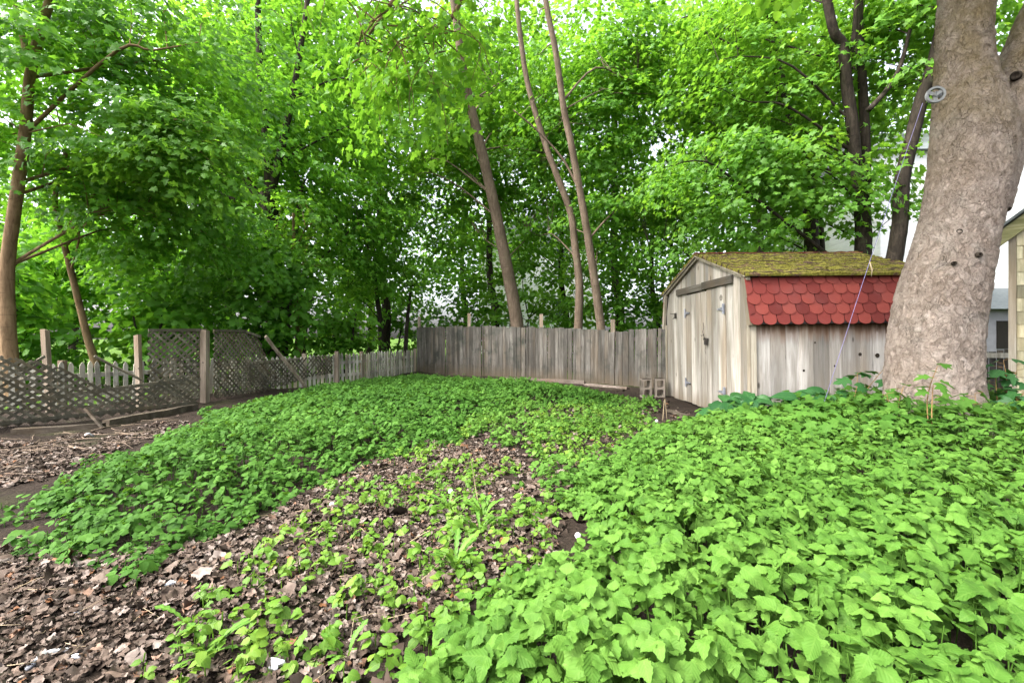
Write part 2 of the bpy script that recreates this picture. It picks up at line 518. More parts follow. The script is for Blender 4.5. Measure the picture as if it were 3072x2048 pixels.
def leaflet(nseg, fold, droop, serr, wid=.36, tip=.75, cup=0.0, seed=0):
    r = np.random.default_rng(seed)
    v = []; f = []
    ts = np.linspace(0, 1, nseg + 1)
    for i, s in enumerate(ts):
        w = wid * (math.sin(math.pi * s ** tip) ** .85 if 0 < s < 1 else 0)
        for sg in (-1, 0, 1):
            k = 1.0
            if serr and 0 < i < nseg: k = 1 + serr * (1 if i % 2 else -1) + r.uniform(-.05, .05)
            y = sg * w * k
            x = s - (serr * .25 * abs(sg) if i % 2 and serr else 0)
            v.append((x, y, fold * abs(y) - droop * s * s + cup * math.sin(s * 9) * abs(y)))
    for i in range(nseg):
        a = i * 3
        f += [(a, a + 3, a + 4, a + 1), (a + 1, a + 4, a + 5, a + 2)]
    return np.array(v), np.array(f)


EL_NEAR = [leaflet(11, .35, .22, .11, .345, .72, .25, 1), leaflet(11, .12, .40, .10, .36, .70, -.3, 2), leaflet(11, -.2, .15, .12, .32, .75, .2, 3)]
EL_MID = [leaflet(5, .35, .22, .1, .38, .72), leaflet(5, .05, .40, .1, .40, .70), leaflet(5, -.2, .15, .1, .36, .75)]
EL_FAR = [leaflet(3, .3, .25, 0, .42, .72), leaflet(3, -.15, .35, 0, .42, .72)]


def nrmz(a): return a / (np.linalg.norm(a, axis=-1, keepdims=True) + 1e-12)


def cloud(P, N, D, S, R, tmpls, jit=0.0):
    """leaf faces at P with normal N, pointing along D; returns V, polys, attrs"""
    N = nrmz(N); D = nrmz(D - N * (D * N).sum(-1, keepdims=True)); B = np.cross(N, D)
    which = rng.integers(0, len(tmpls), len(P))
    Vs, Fs, Rs, Ls = [], [], [], []
    o = 0
    for k, (tv, tf) in enumerate(tmpls):
        i = np.nonzero(which == k)[0]
        if not len(i): continue
        T = np.repeat(tv[None], len(i), 0)
        if jit: T = T + rng.normal(0, jit, T.shape) * np.array([.4, .4, 1.0])
        v = P[i][:, None] + S[i][:, None, None] * (T[..., :1] * D[i][:, None] + T[..., 1:2] * B[i][:, None] + T[..., 2:3] * N[i][:, None])
        n = len(tv)
        Vs.append(v.reshape(-1, 3)); Rs.append(np.repeat(R[i], n))
        Ls.append(np.tile(tv, (len(i), 1)))
        Fs.append((tf[None] + (o + np.arange(len(i)) * n)[:, None, None]).reshape(-1, tf.shape[1]))
        o += len(i) * n
    return np.concatenate(Vs), Fs, {'rnd': np.concatenate(Rs), 'lv': np.concatenate(Ls)}


# ------------------------------------------------------------------ ground
def ticks(lo, hi, a, b, step):
    core = np.arange(a, b + step / 2, step)
    out = [b]; s = step
    while out[-1] < hi: s *= 1.22; out.append(out[-1] + s)
    inn = [a]; s = step
    while inn[-1] > lo: s *= 1.22; inn.append(inn[-1] - s)
    return np.concatenate([inn[:0:-1], core, out[1:]])


PICK = np.array([(-8.6, 7.4), (-7.9, 7.9), (-7.0, 9.3), (-5.2, 11.3), (-4.3, 12.9), (-3.5, 16.3)])
PLANK = np.array([GP(1250, 1115)[:2], GP(1550, 1135)[:2], GP(1845, 1153)[:2], (3.95, 11.05), (6.3, 10.5), (9.5, 10.2)])


def beyond(x, y):
    line = np.concatenate([[(-60, 2.0), (-14, 5.5)], PICK, PLANK[:1], PLANK[1:], [(60, 9.5)]])
    yl = np.interp(x, line[:, 0], line[:, 1])
    return np.clip((y - yl) / .8 + .3, 0, 1)


tx = ticks(-220, 220, -9, 9, .06); ty = ticks(-60, 320, .4, 17, .06)
X, Y = np.meshgrid(tx, ty)
Z = gz(X, Y) + (noise2(X * 9, Y * 9, 8) - .5) * .022
nx, ny = len(tx), len(ty)
I = np.arange(nx * ny).reshape(ny, nx)
quads = np.stack([I[:-1, :-1], I[:-1, 1:], I[1:, 1:], I[1:, :-1]], -1).reshape(-1, 4)
me = npmesh('ground', np.stack([X, Y, Z], -1).reshape(-1, 3), [quads], M['soil'], {'grass': beyond(X, Y).ravel()})
props(link('ground', me), 'dark bare soil of the yard running out to grass beyond the fences', 'ground', None, 'structure')

# ------------------------------------------------------------------ ground cover
def gpoly(pts, z=.10): return [GP(px, py, z)[:2] for px, py in pts]


LEFT = gpoly([(30, 1490), (120, 1580), (230, 1625), (330, 1655), (430, 1670), (520, 1640), (640, 1590), (760, 1535), (890, 1480), (1000, 1420), (1090, 1370),
              (1280, 1335), (1370, 1300), (1430, 1250), (1560, 1215), (1800, 1215), (1880, 1185), (1700, 1160), (1480, 1140), (1250, 1122), (1000, 1150), (720, 1205),
              (600, 1240), (530, 1290), (430, 1330), (300, 1385), (180, 1430)])
RIGHT = gpoly([(2120, 1262), (1990, 1275), (1850, 1330), (1760, 1400), (1700, 1470), (1740, 1560), (1710, 1620), (1660, 1690), (1590, 1740), (1480, 1790), (1340, 1880), (1270, 1950),
               (1190, 2040), (1130, 2200), (1100, 2600), (1500, 3600)]) + [(1.6, .55), (4, 1.2), (8.5, 3.5), (8.5, 6.2), (5.6, 6.4), (3.2, 6.35)]
MIDP = gpoly([(1370, 1300), (1430, 1250), (1560, 1215), (1800, 1210), (1990, 1275), (1850, 1330), (1760, 1400), (1700, 1470), (1740, 1560), (1700, 1620), (1640, 1690), (1500, 1780),
              (1340, 1880), (1190, 2040), (1130, 2200), (800, 2250), (420, 2100), (440, 1960), (560, 1850), (700, 1700), (900, 1560), (1090, 1390)], 0)
BARE = gpoly([(2600, 1385), (2680, 1352), (2850, 1352), (2960, 1372), (2900, 1392), (2750, 1395)], .1)


def polydist(x, y, poly):
    """distance to polygon outline"""
    d = np.full(x.shape, 1e9)
    n = len(poly)
    for i in range(n):
        a = np.array(poly[i]); b = np.array(poly[(i + 1) % n]); e = b - a
        t = np.clip(((x - a[0]) * e[0] + (y - a[1]) * e[1]) / (e @ e + 1e-12), 0, 1)
        d = np.minimum(d, np.hypot(x - a[0] - t * e[0], y - a[1] - t * e[1]))
    return d


def scatter_poly(poly, dens, s=0, warp=.22):
    P = np.array(poly); lo = P.min(0) - .4; hi = P.max(0) + .4
    n = int(np.prod(hi - lo) * dens)
    x = rng.uniform(lo[0], hi[0], n); y = rng.uniform(lo[1], hi[1], n)
    wx = x + (noise2(x * 2.3, y * 2.3, s) - .5) * 2 * warp; wy = y + (noise2(x * 2.3, y * 2.3, s + 1) - .5) * 2 * warp
    k = inpoly(wx, wy, poly)
    return x[k], y[k]


def elder_plants(x, y, h, size, tmpls, bias=(.0, -.25), rays=3, stems=True):
    """each plant: a stalk that parts into three rays of three leaflets"""
    n = len(x); z0 = gz(x, y)
    lean = rng.normal(0, .10, (n, 2))
    top = np.stack([x + lean[:, 0] * h, y + lean[:, 1] * h, z0 + h], -1)
    az0 = rng.uniform(0, 2 * math.pi, n)
    Ps, Ns, Ds, Ss, Rs = [], [], [], [], []
    pr = rng.uniform(0, 1, n)
    for r in range(rays):
        az = az0 + r * 2 * math.pi / rays + rng.normal(0, .25, n)
        out = np.stack([np.cos(az), np.sin(az), np.zeros(n)], -1)
        rl = size * rng.uniform(.25, .7, n)
        tip = top + out * rl[:, None] + np.array([0, 0, 1.0]) * (rng.normal(-.02, .03, n))[:, None]
        nn = np.stack([bias[0] + rng.normal(0, .26, n), bias[1] + rng.normal(0, .26, n), np.ones(n)], -1) + out * .18
        for kk, (da, sc) in enumerate(((0, 1.0), (1.15, .78), (-1.15, .78))):
            if kk and rays == 3 and len(tmpls) == 2 and r == 2: continue
            a2 = az + da + rng.normal(0, .15, n)
            d = np.stack([np.cos(a2), np.sin(a2), rng.normal(.0, .22, n)], -1)
            Ps.append(tip + np.array([0, 0, 1]) * rng.normal(0, .012, n)[:, None]); Ns.append(nn + rng.normal(0, .16, (n, 3))); Ds.append(d)
            Ss.append(size * sc * rng.uniform(.8, 1.15, n)); Rs.append(np.clip(pr * .6 + rng.uniform(0, .4, n), 0, 1))
    V, Fs, A = cloud(np.concatenate(Ps), np.concatenate(Ns), np.concatenate(Ds), np.concatenate(Ss), np.concatenate(Rs), tmpls)
    if stems:
        b = np.stack([x, y, z0 - .02], -1)
        w = .0028
        vs = []
        for a in (0, 2.1, 4.2):
            off = np.array([math.cos(a) * w, math.sin(a) * w, 0])
            vs += [b + off, top + off]
        sv = np.stack(vs, 1).reshape(-1, 3); o = len(V)
        base = o + np.arange(n)[:, None] * 6
        sf = np.concatenate([base + np.array([q]) for q in ((0, 2, 3, 1), (2, 4, 5, 3), (4, 0, 1, 5))])
        V = np.concatenate([V, sv]); Fs = Fs + [sf]
        A['rnd'] = np.concatenate([A['rnd'], np.full(len(sv), .6)]); A['lv'] = np.concatenate([A['lv'], np.tile([[.5, .3, 0]], (len(sv), 1))])
    return V, Fs, A


def stuff(name, parts, m, label):
    V = []; F = []; at = {}
    o = 0
    for v, f, a in parts:
        V.append(v); F += [q + o for q in f]; o += len(v)
        for k in a: at.setdefault(k, []).append(a[k])
    me = npmesh(name, np.concatenate(V), F, m, {k: np.concatenate(v) for k, v in at.items()})
    return props(link(name, me), label, 'plants', None, 'stuff')


SHED = dict(x=3.42, y=6.5, L=2.85, D=3.1, rz=math.atan(.0454))


def clear(x, y):
    """outside shed and trunk"""
    c, s = math.cos(SHED['rz']), math.sin(SHED['rz'])
    u = (x - SHED['x']) * c + (y - SHED['y']) * s; v = -(x - SHED['x']) * s + (y - SHED['y']) * c
    k = ~((u > -.03) & (u < SHED['L'] + .1) & (v > -.03) & (v < SHED['D'] + .1))
    return k & (np.hypot(x - TRUNK[0], y - TRUNK[1]) > .60)


# right-hand bed: tall plants
x, y = scatter_poly(RIGHT, 165, 21, .17)
k = clear(x, y) & (np.hypot(x, y) > .8) & (np.abs(x) < y * 1.35 + .8)
x, y = x[k], y[k]
ed = polydist(x, y, RIGHT)
h = (.09 + .25 * np.clip(ed / .6, 0, 1)) * rng.uniform(.78, 1.10, len(x)) * (.92 + .18 * noise2(x * 1.1, y * 1.1, 9))
h = h + .13 * np.exp(-((x - TRUNK[0]) ** 2 + (y - TRUNK[1]) ** 2) / 1.1) * rng.uniform(.4, 1.1, len(x))
d = np.hypot(x, y)
near = d < 3.9
sz = .058 + .026 * rng.uniform(0, 1, len(x))
drop = (d > 3.9) & (rng.uniform(0, 1, len(x)) < .25)
far = ~near & ~drop
stuff('ground_elder', [elder_plants(x[near], y[near], h[near], sz[near] * 1.05, EL_NEAR), elder_plants(x[far], y[far], h[far], sz[far] * .95, EL_MID)], M['elder'],
      'tall bright green ground elder filling the right foreground up to the shed')

# left-hand bed: lower, finer, deeper green
x, y = scatter_poly(LEFT, 150, 31, .30)
x, y = x[clear(x, y)], y[clear(x, y)]
ed = polydist(x, y, LEFT)
h = (.04 + .18 * np.clip(ed / .8, 0, 1)) * rng.uniform(.7, 1.25, len(x)) * (.7 + .6 * noise2(x * 1.3, y * 1.3, 12))
d = np.hypot(x, y); near = d < 6.2
sz = .046 + .024 * rng.uniform(0, 1, len(x))
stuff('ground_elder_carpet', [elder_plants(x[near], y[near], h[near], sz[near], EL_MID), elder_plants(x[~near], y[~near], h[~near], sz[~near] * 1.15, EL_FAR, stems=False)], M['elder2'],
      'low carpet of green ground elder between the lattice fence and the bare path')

# middle path: sparse yellowish seedlings
x, y = scatter_poly(MIDP, 130, 41, .2)
k = clear(x, y) & (noise2(x * 1.7, y * 1.7, 17) + .35 * noise2(x * 5, y * 5, 18) > .56 + np.clip(3.2 - y, 0, 1.5) * .06)
x, y = x[k], y[k]
h = rng.uniform(.03, .10, len(x))
V1 = elder_plants(x, y, h, rng.uniform(.035, .062, len(x)), EL_MID, rays=2)
stuff('seedling_cover', [V1], M['seedling'], 'scattered yellow green seedlings on the bare path in the middle')
# thin scatter over the back of the path
BACK = gpoly([(1370, 1300), (1430, 1250), (1560, 1205), (1950, 1200), (2020, 1270), (1850, 1330), (1740, 1450), (1700, 1560), (1560, 1560), (1480, 1480), (1560, 1380)], .05)
x, y = scatter_poly(BACK, 85, 43, .2)
k = clear(x, y) & (noise2(x * 1.3, y * 1.3, 19) * .7 + noise2(x * 4, y * 4, 20) * .3 > .44)
x, y = x[k], y[k]
stuff('low_weed_cover', [elder_plants(x, y, rng.uniform(.04, .14, len(x)), rng.uniform(.04, .07, len(x)), EL_MID)], M['elder'],
      'thin low weeds with soil showing between the plank fence and the tall bed')

# young maples coming up through the bed near the trunk, and wisps of grass
MS = gpoly([(2150, 1290), (2320, 1250), (2560, 1235), (2700, 1240), (3000, 1260), (3060, 1330), (2900, 1345), (2600, 1350), (2350, 1345)], .2)
x, y = scatter_poly(MS, 34, 45, .25)
k = clear(x, y); x, y = x[k], y[k]
PP, NN, DD = [], [], []
for i in range(len(x)):
    h0 = float(rng.uniform(.30, .50)); z0 = float(gz(x[i], y[i])); a0 = rng.uniform(0, 6.28)
    for q in range(5):
        a = a0 + q * 1.257 * 1.9; PP.append((x[i] + math.cos(a) * .05, y[i] + math.sin(a) * .05, z0 + h0 - .03 * q)); NN.append((math.cos(a) * .3, math.sin(a) * .3 - .35, 1)); DD.append((math.cos(a), math.sin(a), -.2))
n = len(PP)
props(stuff('young_maple_cover', [cloud(np.array(PP), np.array(NN) + rng.normal(0, .15, (n, 3)), np.array(DD), rng.uniform(.09, .15, n), rng.uniform(.1, .9, n), LOD0)], M['elder2'], 'young lobed maple leaves standing over the bed below the shed wall and forked trunk'), None, 'seedlings')
GR = gpoly([(380, 1690), (520, 1660), (700, 1640), (760, 1690), (640, 1760), (450, 1760)], 0) 
xs, ys = scatter_poly(GR, 900, 46, .2); k = noise2(xs * 3.1, ys * 3.1, 47) > .5; xs, ys = xs[k], ys[k]; n = len(xs)
blade = (np.array([(0, -.035, 0), (0, .035, 0), (.55, -.022, .0), (.55, .022, 0), (1, 0, -.12)]), None)
TV = np.array([(0, -.03, 0), (0, .03, 0), (.55, .022, .03), (.55, -.022, .03), (1, .003, -.08), (1, -.003, -.08)]); TF = np.array([(0, 1, 2, 3), (3, 2, 4, 5)])
a = rng.uniform(0, 6.28, n)
stuff('grass_wisps', [cloud(np.stack([xs, ys, gz(xs, ys)], -1), np.stack([-np.cos(a), -np.sin(a), np.full(n, .6)], -1), np.stack([np.cos(a), np.sin(a), rng.uniform(.5, 2.2, n)], -1), rng.uniform(.03, .09, n), rng.uniform(0, 1, n), [(TV, TF)])], M['seedling'], 'thin wisps of grass on the soil below the left bed')


# ------------------------------------------------------------------ leaf litter, twigs
def curled(seed):
    r = np.random.default_rng(seed); n = 5; v = []; f = []
    cu = r.uniform(-.9, .9); cv = r.uniform(-.6, .6); tw = r.uniform(-.6, .6)
    for i in range(n + 1):
        s_ = i / n
        w = (.12 + .34 * math.sin(math.pi * min(s_ * .95 + .04, 1)) ** .7) * r.uniform(.7, 1.2)
        for g in (-1, -.5, 0, .5, 1):
            y = g * w * (r.uniform(.7, 1.15) if abs(g) == 1 else 1); z = cu * y * y * 1.4 + cv * (s_ - .5) ** 2 + tw * y * (s_ - .5) + r.normal(0, .035)
            v.append((s_ - .5 + (r.uniform(-.06, .06) if abs(g) == 1 else 0), y, z))
    for i in range(n):
        for g in range(4): a = i * 5 + g; f.append((a, a + 5, a + 6, a + 1))
    return np.array(v), np.array(f)


DRY = [curled(q) for q in range(14)] 
def litter(poly, dens, s, lo=.035, hi=.085, thr=.0):
    x, y = scatter_poly(poly, dens, s, .25)
    k = clear(x, y) & (noise2(x * 1.1, y * 1.1, s + 7) * .6 + noise2(x * 4.3, y * 4.3, s + 9) * .4 > thr + .08)
    x, y = x[k], y[k]; n = len(x)
    N = np.stack([rng.normal(0, .30, n), rng.normal(0, .30, n), np.ones(n)], -1)
    a = rng.uniform(0, 6.3, n)
    D = np.stack([np.cos(a), np.sin(a), np.zeros(n)], -1)
    return cloud(np.stack([x, y, gz(x, y) + rng.uniform(.004, .035, n)], -1), N, D, rng.uniform(lo, hi, n) * np.where(rng.uniform(0, 1, n) < .12, 1.5, 1), rng.uniform(0, 1, n) ** .9, DRY, .09)


LIT = gpoly([(-500, 2250), (-500, 1750), (-100, 1640), (150, 1620), (420, 1690), (640, 1620), (900, 1500), (1090, 1400), (1300, 1340), (1500, 1350), (1700, 1480), (1740, 1580), (1640, 1700),
             (1480, 1800), (1340, 1890), (1190, 2050), (1130, 2250)], 0)
LIT2 = gpoly([(-300, 1330), (100, 1310), (420, 1270), (560, 1240), (560, 1290), (430, 1330), (300, 1385), (180, 1430), (0, 1480), (-200, 1500)], 0)
LIT3 = gpoly([(1370, 1330), (1430, 1260), (1560, 1220), (1990, 1200), (2080, 1260), (1850, 1340), (1700, 1480)], 0)
LIT4 = BARE
LIT5 = gpoly([(-900, 2000), (-600, 1500), (0, 1480), (150, 1620), (-100, 1660)], 0)
parts = [litter(LIT, 2000, 51, .014, .042, .30), litter(LIT, 60, 57, .06, .10, .3), litter(LIT2, 600, 52, .02, .05, .32), litter(LIT3, 120, 53, .03, .06, .3), litter(LIT4, 250, 54), litter(LIT5, 700, 55, .016, .046, .3)]
props(stuff('leaf_litter', parts, M['dry'], 'brown and tan fallen leaves strewn over the bare soil'), None, 'fallen leaves')


def twig_bed(poly, n, m, name, label, L=(.05, .2), rad=.0013):
    P = np.array(poly); lo = P.min(0); hi = P.max(0)
    x = rng.uniform(lo[0], hi[0], n * 3); y = rng.uniform(lo[1], hi[1], n * 3)
    k = inpoly(x, y, poly) & clear(x, y)
    b = MB()
    for px, py in list(zip(x[k], y[k]))[:n]:
        a = random.gauss(.5, .9); l = random.uniform(*L)
        pts = []
        for q in (0, .5, 1):
            xx = px + math.cos(a) * l * (q - .5) + random.uniform(-.02, .02) * (q == .5); yy = py + math.sin(a) * l * (q - .5)
            pts.append((xx, yy, float(gz(xx, yy)) + .015 + random.uniform(0, .03)))
        r = rad * random.uniform(.6, 1.6)
        b.tube(pts, [r, r, r * .5], 4)
    return props(b.build(name, m, smooth=True), label, 'twigs', None, 'stuff')


twig_bed(LIT, 230, M['straw'], 'dry_straw', 'pale dry stalks and straw lying among the fallen leaves')
twig_bed(LIT2, 130, M['twig'], 'fallen_twig_scatter', 'thin dark twigs on the bare soil below the lattice fence', (.1, .5), .003)

# ------------------------------------------------------------------ the shed
L_, D_ = SHED['L'], SHED['D']
shed = empty('garden_shed', (SHED['x'], SHED['y'], 0), 'weathered grey board shed with mossy gambrel roof and red scalloped shingles', 'shed', rot=(0, -math.radians(.75), SHED['rz']))
BRK, RDG, EAV = 2.15, 2.70, 1.43


def prof(v):
    """roof line height over the front wall at v"""
    v = abs(v - D_ / 2); hh = D_ / 2
    if v > hh - .05: return EAV + (BRK - EAV) * (hh - v) / .05
    return BRK + (RDG - BRK) * (1 - v / (hh - .05))


# front wall boards (face -x), each its own width and set
def front_boards(b, v0, v1, z0f, ztop, x0, th=.02, wlo=.15, whi=.24):
    v = v0
    while v < v1 - .01:
        w = min(random.uniform(wlo, whi), v1 - v)
        if v1 - v - w < .06: w = v1 - v
        a, c = v + .003, v + w - .003
        dx = random.uniform(-.004, .004); zb = z0f(a) + random.uniform(-.012, .012)
        ta, tc = ztop(a), ztop(c)
        b.hexa([(x0 + dx, a, zb), (x0 + dx + th, a, zb), (x0 + dx + th, c, zb), (x0 + dx, c, zb),
                (x0 + dx, a, ta), (x0 + dx + th, a, ta), (x0 + dx + th, c, tc), (x0 + dx, c, tc)])
        v += w


DV = (.66, 1.29, 2.13)
DT = 2.06
b = MB()
front_boards(b, .055, DV[0], lambda v: .04, lambda v: prof(v) - .02, 0)
front_boards(b, DV[2], D_ - .02, lambda v: .03, lambda v: prof(v) - .02, 0)
front_boards(b, DV[0], D_ / 2, lambda v: DT, lambda v: prof(v) - .02, 0)
front_boards(b, D_ / 2, DV[2], lambda v: DT, lambda v: prof(v) - .02, 0)
fw = b.build('front_wall', M['shed_front'], shed)
b = MB()
u = .05
while u < L_ - .02:
    w = min(random.uniform(.17, .27), L_ - u)
    dx = random.uniform(-.004, .004)
    b.box((u + .002, dx, .02 + random.uniform(0, .03)), (u + w - .002, .02 + dx, 1.66))
    u += w
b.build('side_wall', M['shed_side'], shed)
b = MB()
front_boards(b, 0, D_, lambda v: .03, lambda v: prof(v) - .02, L_ - .02)
b.build('end_wall', M['shed_wood'], shed)
b = MB(); b.box((.05, D_ - .02, .02), (L_ - .05, D_, 1.66)); b.build('rear_wall', M['shed_wood'], shed)
b = MB(); b.box((.06, .06, .06), (L_ - .06, D_ - .06, .10)); b.build('floor_deck', M['darkroom'], shed)
for i, yy in enumerate((.12, D_ - .25)):
    b = MB(); b.box((-.02, yy, -.06), (L_, yy + .12, .03)); b.build('skid', M['timber'], shed)
# corner boards and rake trim
b = MB(); b.box((-.022, -.022, .05), (.0, .055, 1.55)); b.box((.0, -.024, .03), (.075, -.002, 1.5)); b.build('corner_board', M['shed_trim'], shed)
b = MB(); b.box((-.022, D_ - .06, .02), (-.002, D_ + .02, 1.5)); b.build('corner_board', M['shed_trim'], shed)


def rake(b, p0, p1, x0, x1, t, drop):
    """board under the roof edge, from (v,z) p0 to p1"""
    (a, za), (c, zc) = p0, p1
    b.hexa([(x0, a, za - drop - t), (x1, a, za - drop - t), (x1, c, zc - drop - t), (x0, c, zc - drop - t), (x0, a, za - drop), (x1, a, za - drop), (x1, c, zc - drop), (x0, c, zc - drop)])


hd = D_ / 2
b = MB()
rake(b, (-.02, BRK), (hd, RDG + .01), -.055, -.004, .085, .0); rake(b, (-.02, BRK), (hd, RDG + .01), -.085, -.055, .045, -.004)
b.build('rake_board', M['shed_trim'], shed)
b = MB()
rake(b, (D_ + .02, BRK), (hd, RDG + .01), -.055, -.004, .085, .0); rake(b, (D_ + .02, BRK), (hd, RDG + .01), -.085, -.055, .045, -.004)
b.build('rake_board', M['shed_trim'], shed)
for sgn, v0, v1 in ((0, .05, -.085), (1, D_ - .05, D_ + .085)):
    b = MB(); s_ = 1 if sgn == 0 else -1
    b.hexa([(-.06, v1 - .012 * s_, EAV - .01), (-.012, v1 - .012 * s_, EAV - .01), (-.012, v1 + .07 * s_, EAV - .01), (-.06, v1 + .07 * s_, EAV - .01),
            (-.06, v0 - .015 * s_, BRK), (-.012, v0 - .015 * s_, BRK), (-.012, v0 + .065 * s_, BRK), (-.06, v0 + .065 * s_, BRK)])
    b.build('rake_board', M['shed_trim'], shed)
# lower slopes: sheathing + scalloped tabs
for side in (0, 1):
    S_ = (lambda v: v) if side == 0 else (lambda v: D_ - v)
    b = MB()
    c = [(-.05, S_(-.085), EAV), (L_ + .05, S_(-.085), EAV), (L_ + .05, S_(-.06), EAV), (-.05, S_(-.06), EAV),
         (-.05, S_(.045), BRK), (L_ + .05, S_(.045), BRK), (L_ + .05, S_(.07), BRK), (-.05, S_(.07), BRK)]
    if side: c = [c[3], c[2], c[1], c[0], c[7], c[6], c[5], c[4]]
    b.hexa(c); base = b.build('lower_roof', M['shingle_edge'], shed)
    b = MB()
    e0 = np.array([0, S_(-.087), EAV - .015]); e1 = np.array([0, S_(.04), BRK - .005])
    dv = e1 - e0; ln = np.linalg.norm(dv); dv /= ln
    out = np.array([0, -dv[2] if side == 0 else dv[2], abs(dv[1])]); out[1] = -abs(dv[2]) if side == 0 else abs(dv[2])
    rows = 5; rh = ln / rows; tw = .198
    for rr in range(rows):
        o_ = (rr % 2) * tw / 2
        kx = -1
        while True:
            u0 = -.055 + kx * tw + o_; u1 = u0 + tw - .014; kx += 1
            if u0 > L_ + .04: break
            if u1 < -.03: continue
            if rr == rows - 1 and side == 0 and kx in (1, 3): continue     # two tabs torn off under the mossy edge
            u0c, u1c = max(u0, -.06), min(u1, L_ + .06)
            lift = .020 + .004 * rr * 0 + random.uniform(0, .005); tilt = random.uniform(-.006, .006)
            pts = []
            n = 9
            for q in range(n + 1):
                a = math.pi * q / n
                uu = (u0 + u1) / 2 - math.cos(a) * (u1 - u0) / 2
                pts.append((min(max(uu, u0c), u1c), -math.sin(a) ** .75 * .085))
            v0 = rr * rh + .085; v1 = min(v0 + rh + .02, ln + .0)
            poly = [(u1c, v1), (u0c, v1)] + [(p, v0 + q - .0) for p, q in pts]
            fr, bk = [], []
            for (uu, vv) in poly:
                l = lift * (1 - (vv - v0 + .085) / (rh + .12)) + .006
                P = e0 + dv * vv + out * (l + .004 + tilt * (uu - u0)) + np.array([uu, 0, 0])
                fr.append(P); bk.append(P - out * .012)
            nn = len(poly)
            fs = [tuple(range(nn)) if side == 0 else tuple(reversed(range(nn)))] + [(q, nn + q, nn + (q + 1) % nn, (q + 1) % nn) for q in range(nn)]
            b.add(fr + bk, fs, random.random())
    b.build('red_shingle_slope', M['red'], base)
# upper slopes: moss grown courses
for side in (0, 1):
    S_ = (lambda v: v) if side == 0 else (lambda v: D_ - v)
    e0 = np.array([0, S_(-.05), BRK - .02]); e1 = np.array([0, S_(hd), RDG])
    dv = e1 - e0; ln = np.linalg.norm(dv); dv /= ln
    out = np.array([0, -dv[2] * (1 if side == 0 else -1) * (1 if dv[1] > 0 else 1), abs(dv[1])]); out[1] = -dv[2] if side == 0 else dv[2]
    nu, nv = 150, 64
    U = np.linspace(-.09, L_ + .08, nu); Vv = np.linspace(-.02, ln, nv)
    UU, VV = np.meshgrid(U, Vv)
    course = 10.0
    ph = (VV / ln * course) % 1.0
    step = (1 - ph) * .022
    mz = np.clip(noise2(UU * 6, VV * 9, 61) + .5 * noise2(UU * 19, VV * 26, 62) - .62, 0, 1) * .055
    tatter = (noise2(UU * 11, VV * 2, 64) - .5) * .012
    hgt = .012 + step + mz + tatter
    Pp = e0 + VV[..., None] * dv + hgt[..., None] * out + UU[..., None] * np.array([1.0, 0, 0])
    V = Pp.reshape(-1, 3)
    low = (e0 + VV[..., None] * dv - .01 * out + UU[..., None] * np.array([1.0, 0, 0])).reshape(-1, 3)
    I = np.arange(nu * nv).reshape(nv, nu)
    q = np.stack([I[:-1, :-1], I[:-1, 1:], I[1:, 1:], I[1:, :-1]], -1).reshape(-1, 4)
    o2 = nu * nv
    ring = np.concatenate([I[0, :], I[1:, -1], I[-1, -2::-1], I[-2:0:-1, 0]])
    r2 = np.roll(ring, -1)
    sk = np.stack([ring, ring + o2, r2 + o2, r2], -1)
    if side: q = q[:, ::-1]; sk = sk[:, ::-1]
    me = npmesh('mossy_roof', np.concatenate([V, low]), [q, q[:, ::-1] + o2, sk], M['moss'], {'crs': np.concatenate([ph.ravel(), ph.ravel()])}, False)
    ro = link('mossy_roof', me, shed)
    if side: continue
    # moss cushions standing proud of the courses
    n = 5200
    uu = rng.uniform(-.07, L_ + .05, n); vv = rng.uniform(0, ln * .98, n)
    keep = noise2(uu * 6, vv * 9, 61) + .5 * noise2(uu * 19, vv * 26, 62) > .60
    uu, vv = uu[keep], vv[keep]; n = len(uu)
    k2 = (vv / ln * 10.0) % 1.0 > .35
    uu, vv = uu[k2], vv[k2]; n = len(uu)
    Pp = e0 + vv[:, None] * dv + .026 * out + uu[:, None] * np.array([1.0, 0, 0])
    V, Fs, A = cloud(Pp, rng.normal(0, .5, (n, 3)) + np.array([0, -.6 if side == 0 else .6, .5]), rng.normal(0, .5, (n, 3)) + np.array([0, 0, 1.2]), rng.uniform(.014, .03, n), rng.uniform(0, 1, n), LOD2)
    A['crs'] = np.full(len(V), .7)
    link('moss_tuft', npmesh('moss_tuft', V, Fs, M['moss'], A), ro)
b = MB(); b.beam((-.09, hd, RDG + .022), (L_ + .08, hd, RDG + .022), .16, .014); b.build('ridge_cap', M['red'], shed)
# lintel, doors
b = MB(); b.box((-.045, .42, DT + .012), (-.012, 1.40, DT + .135)); b.box((-.042, 1.41, DT + .0), (-.010, 2.50, DT + .12)); b.build('lintel', M['lintel_wood'], shed)


def hinge(door, v, z, sgn):
    b = MB()
    b.box((-.036, v - .022, z - .085), (-.030, v + .022, z + .085))
    b.add([(-.036, v, z - .032), (-.036, v, z + .032), (-.036, v + sgn * .2, z + .010), (-.036, v + sgn * .2, z - .010), (-.030, v, z - .032), (-.030, v, z + .032), (-.030, v + sgn * .2, z + .010), (-.030, v + sgn * .2, z - .010)],
          [(0, 1, 2, 3), (7, 6, 5, 4), (0, 4, 5, 1), (1, 5, 6, 2), (2, 6, 7, 3), (3, 7, 4, 0)])
    b.tube([(-.04, v + sgn * .02, z - .08), (-.04, v + sgn * .02, z + .08)], [.009, .009], 8)
    b.build('hinge', M['zinc'], door)


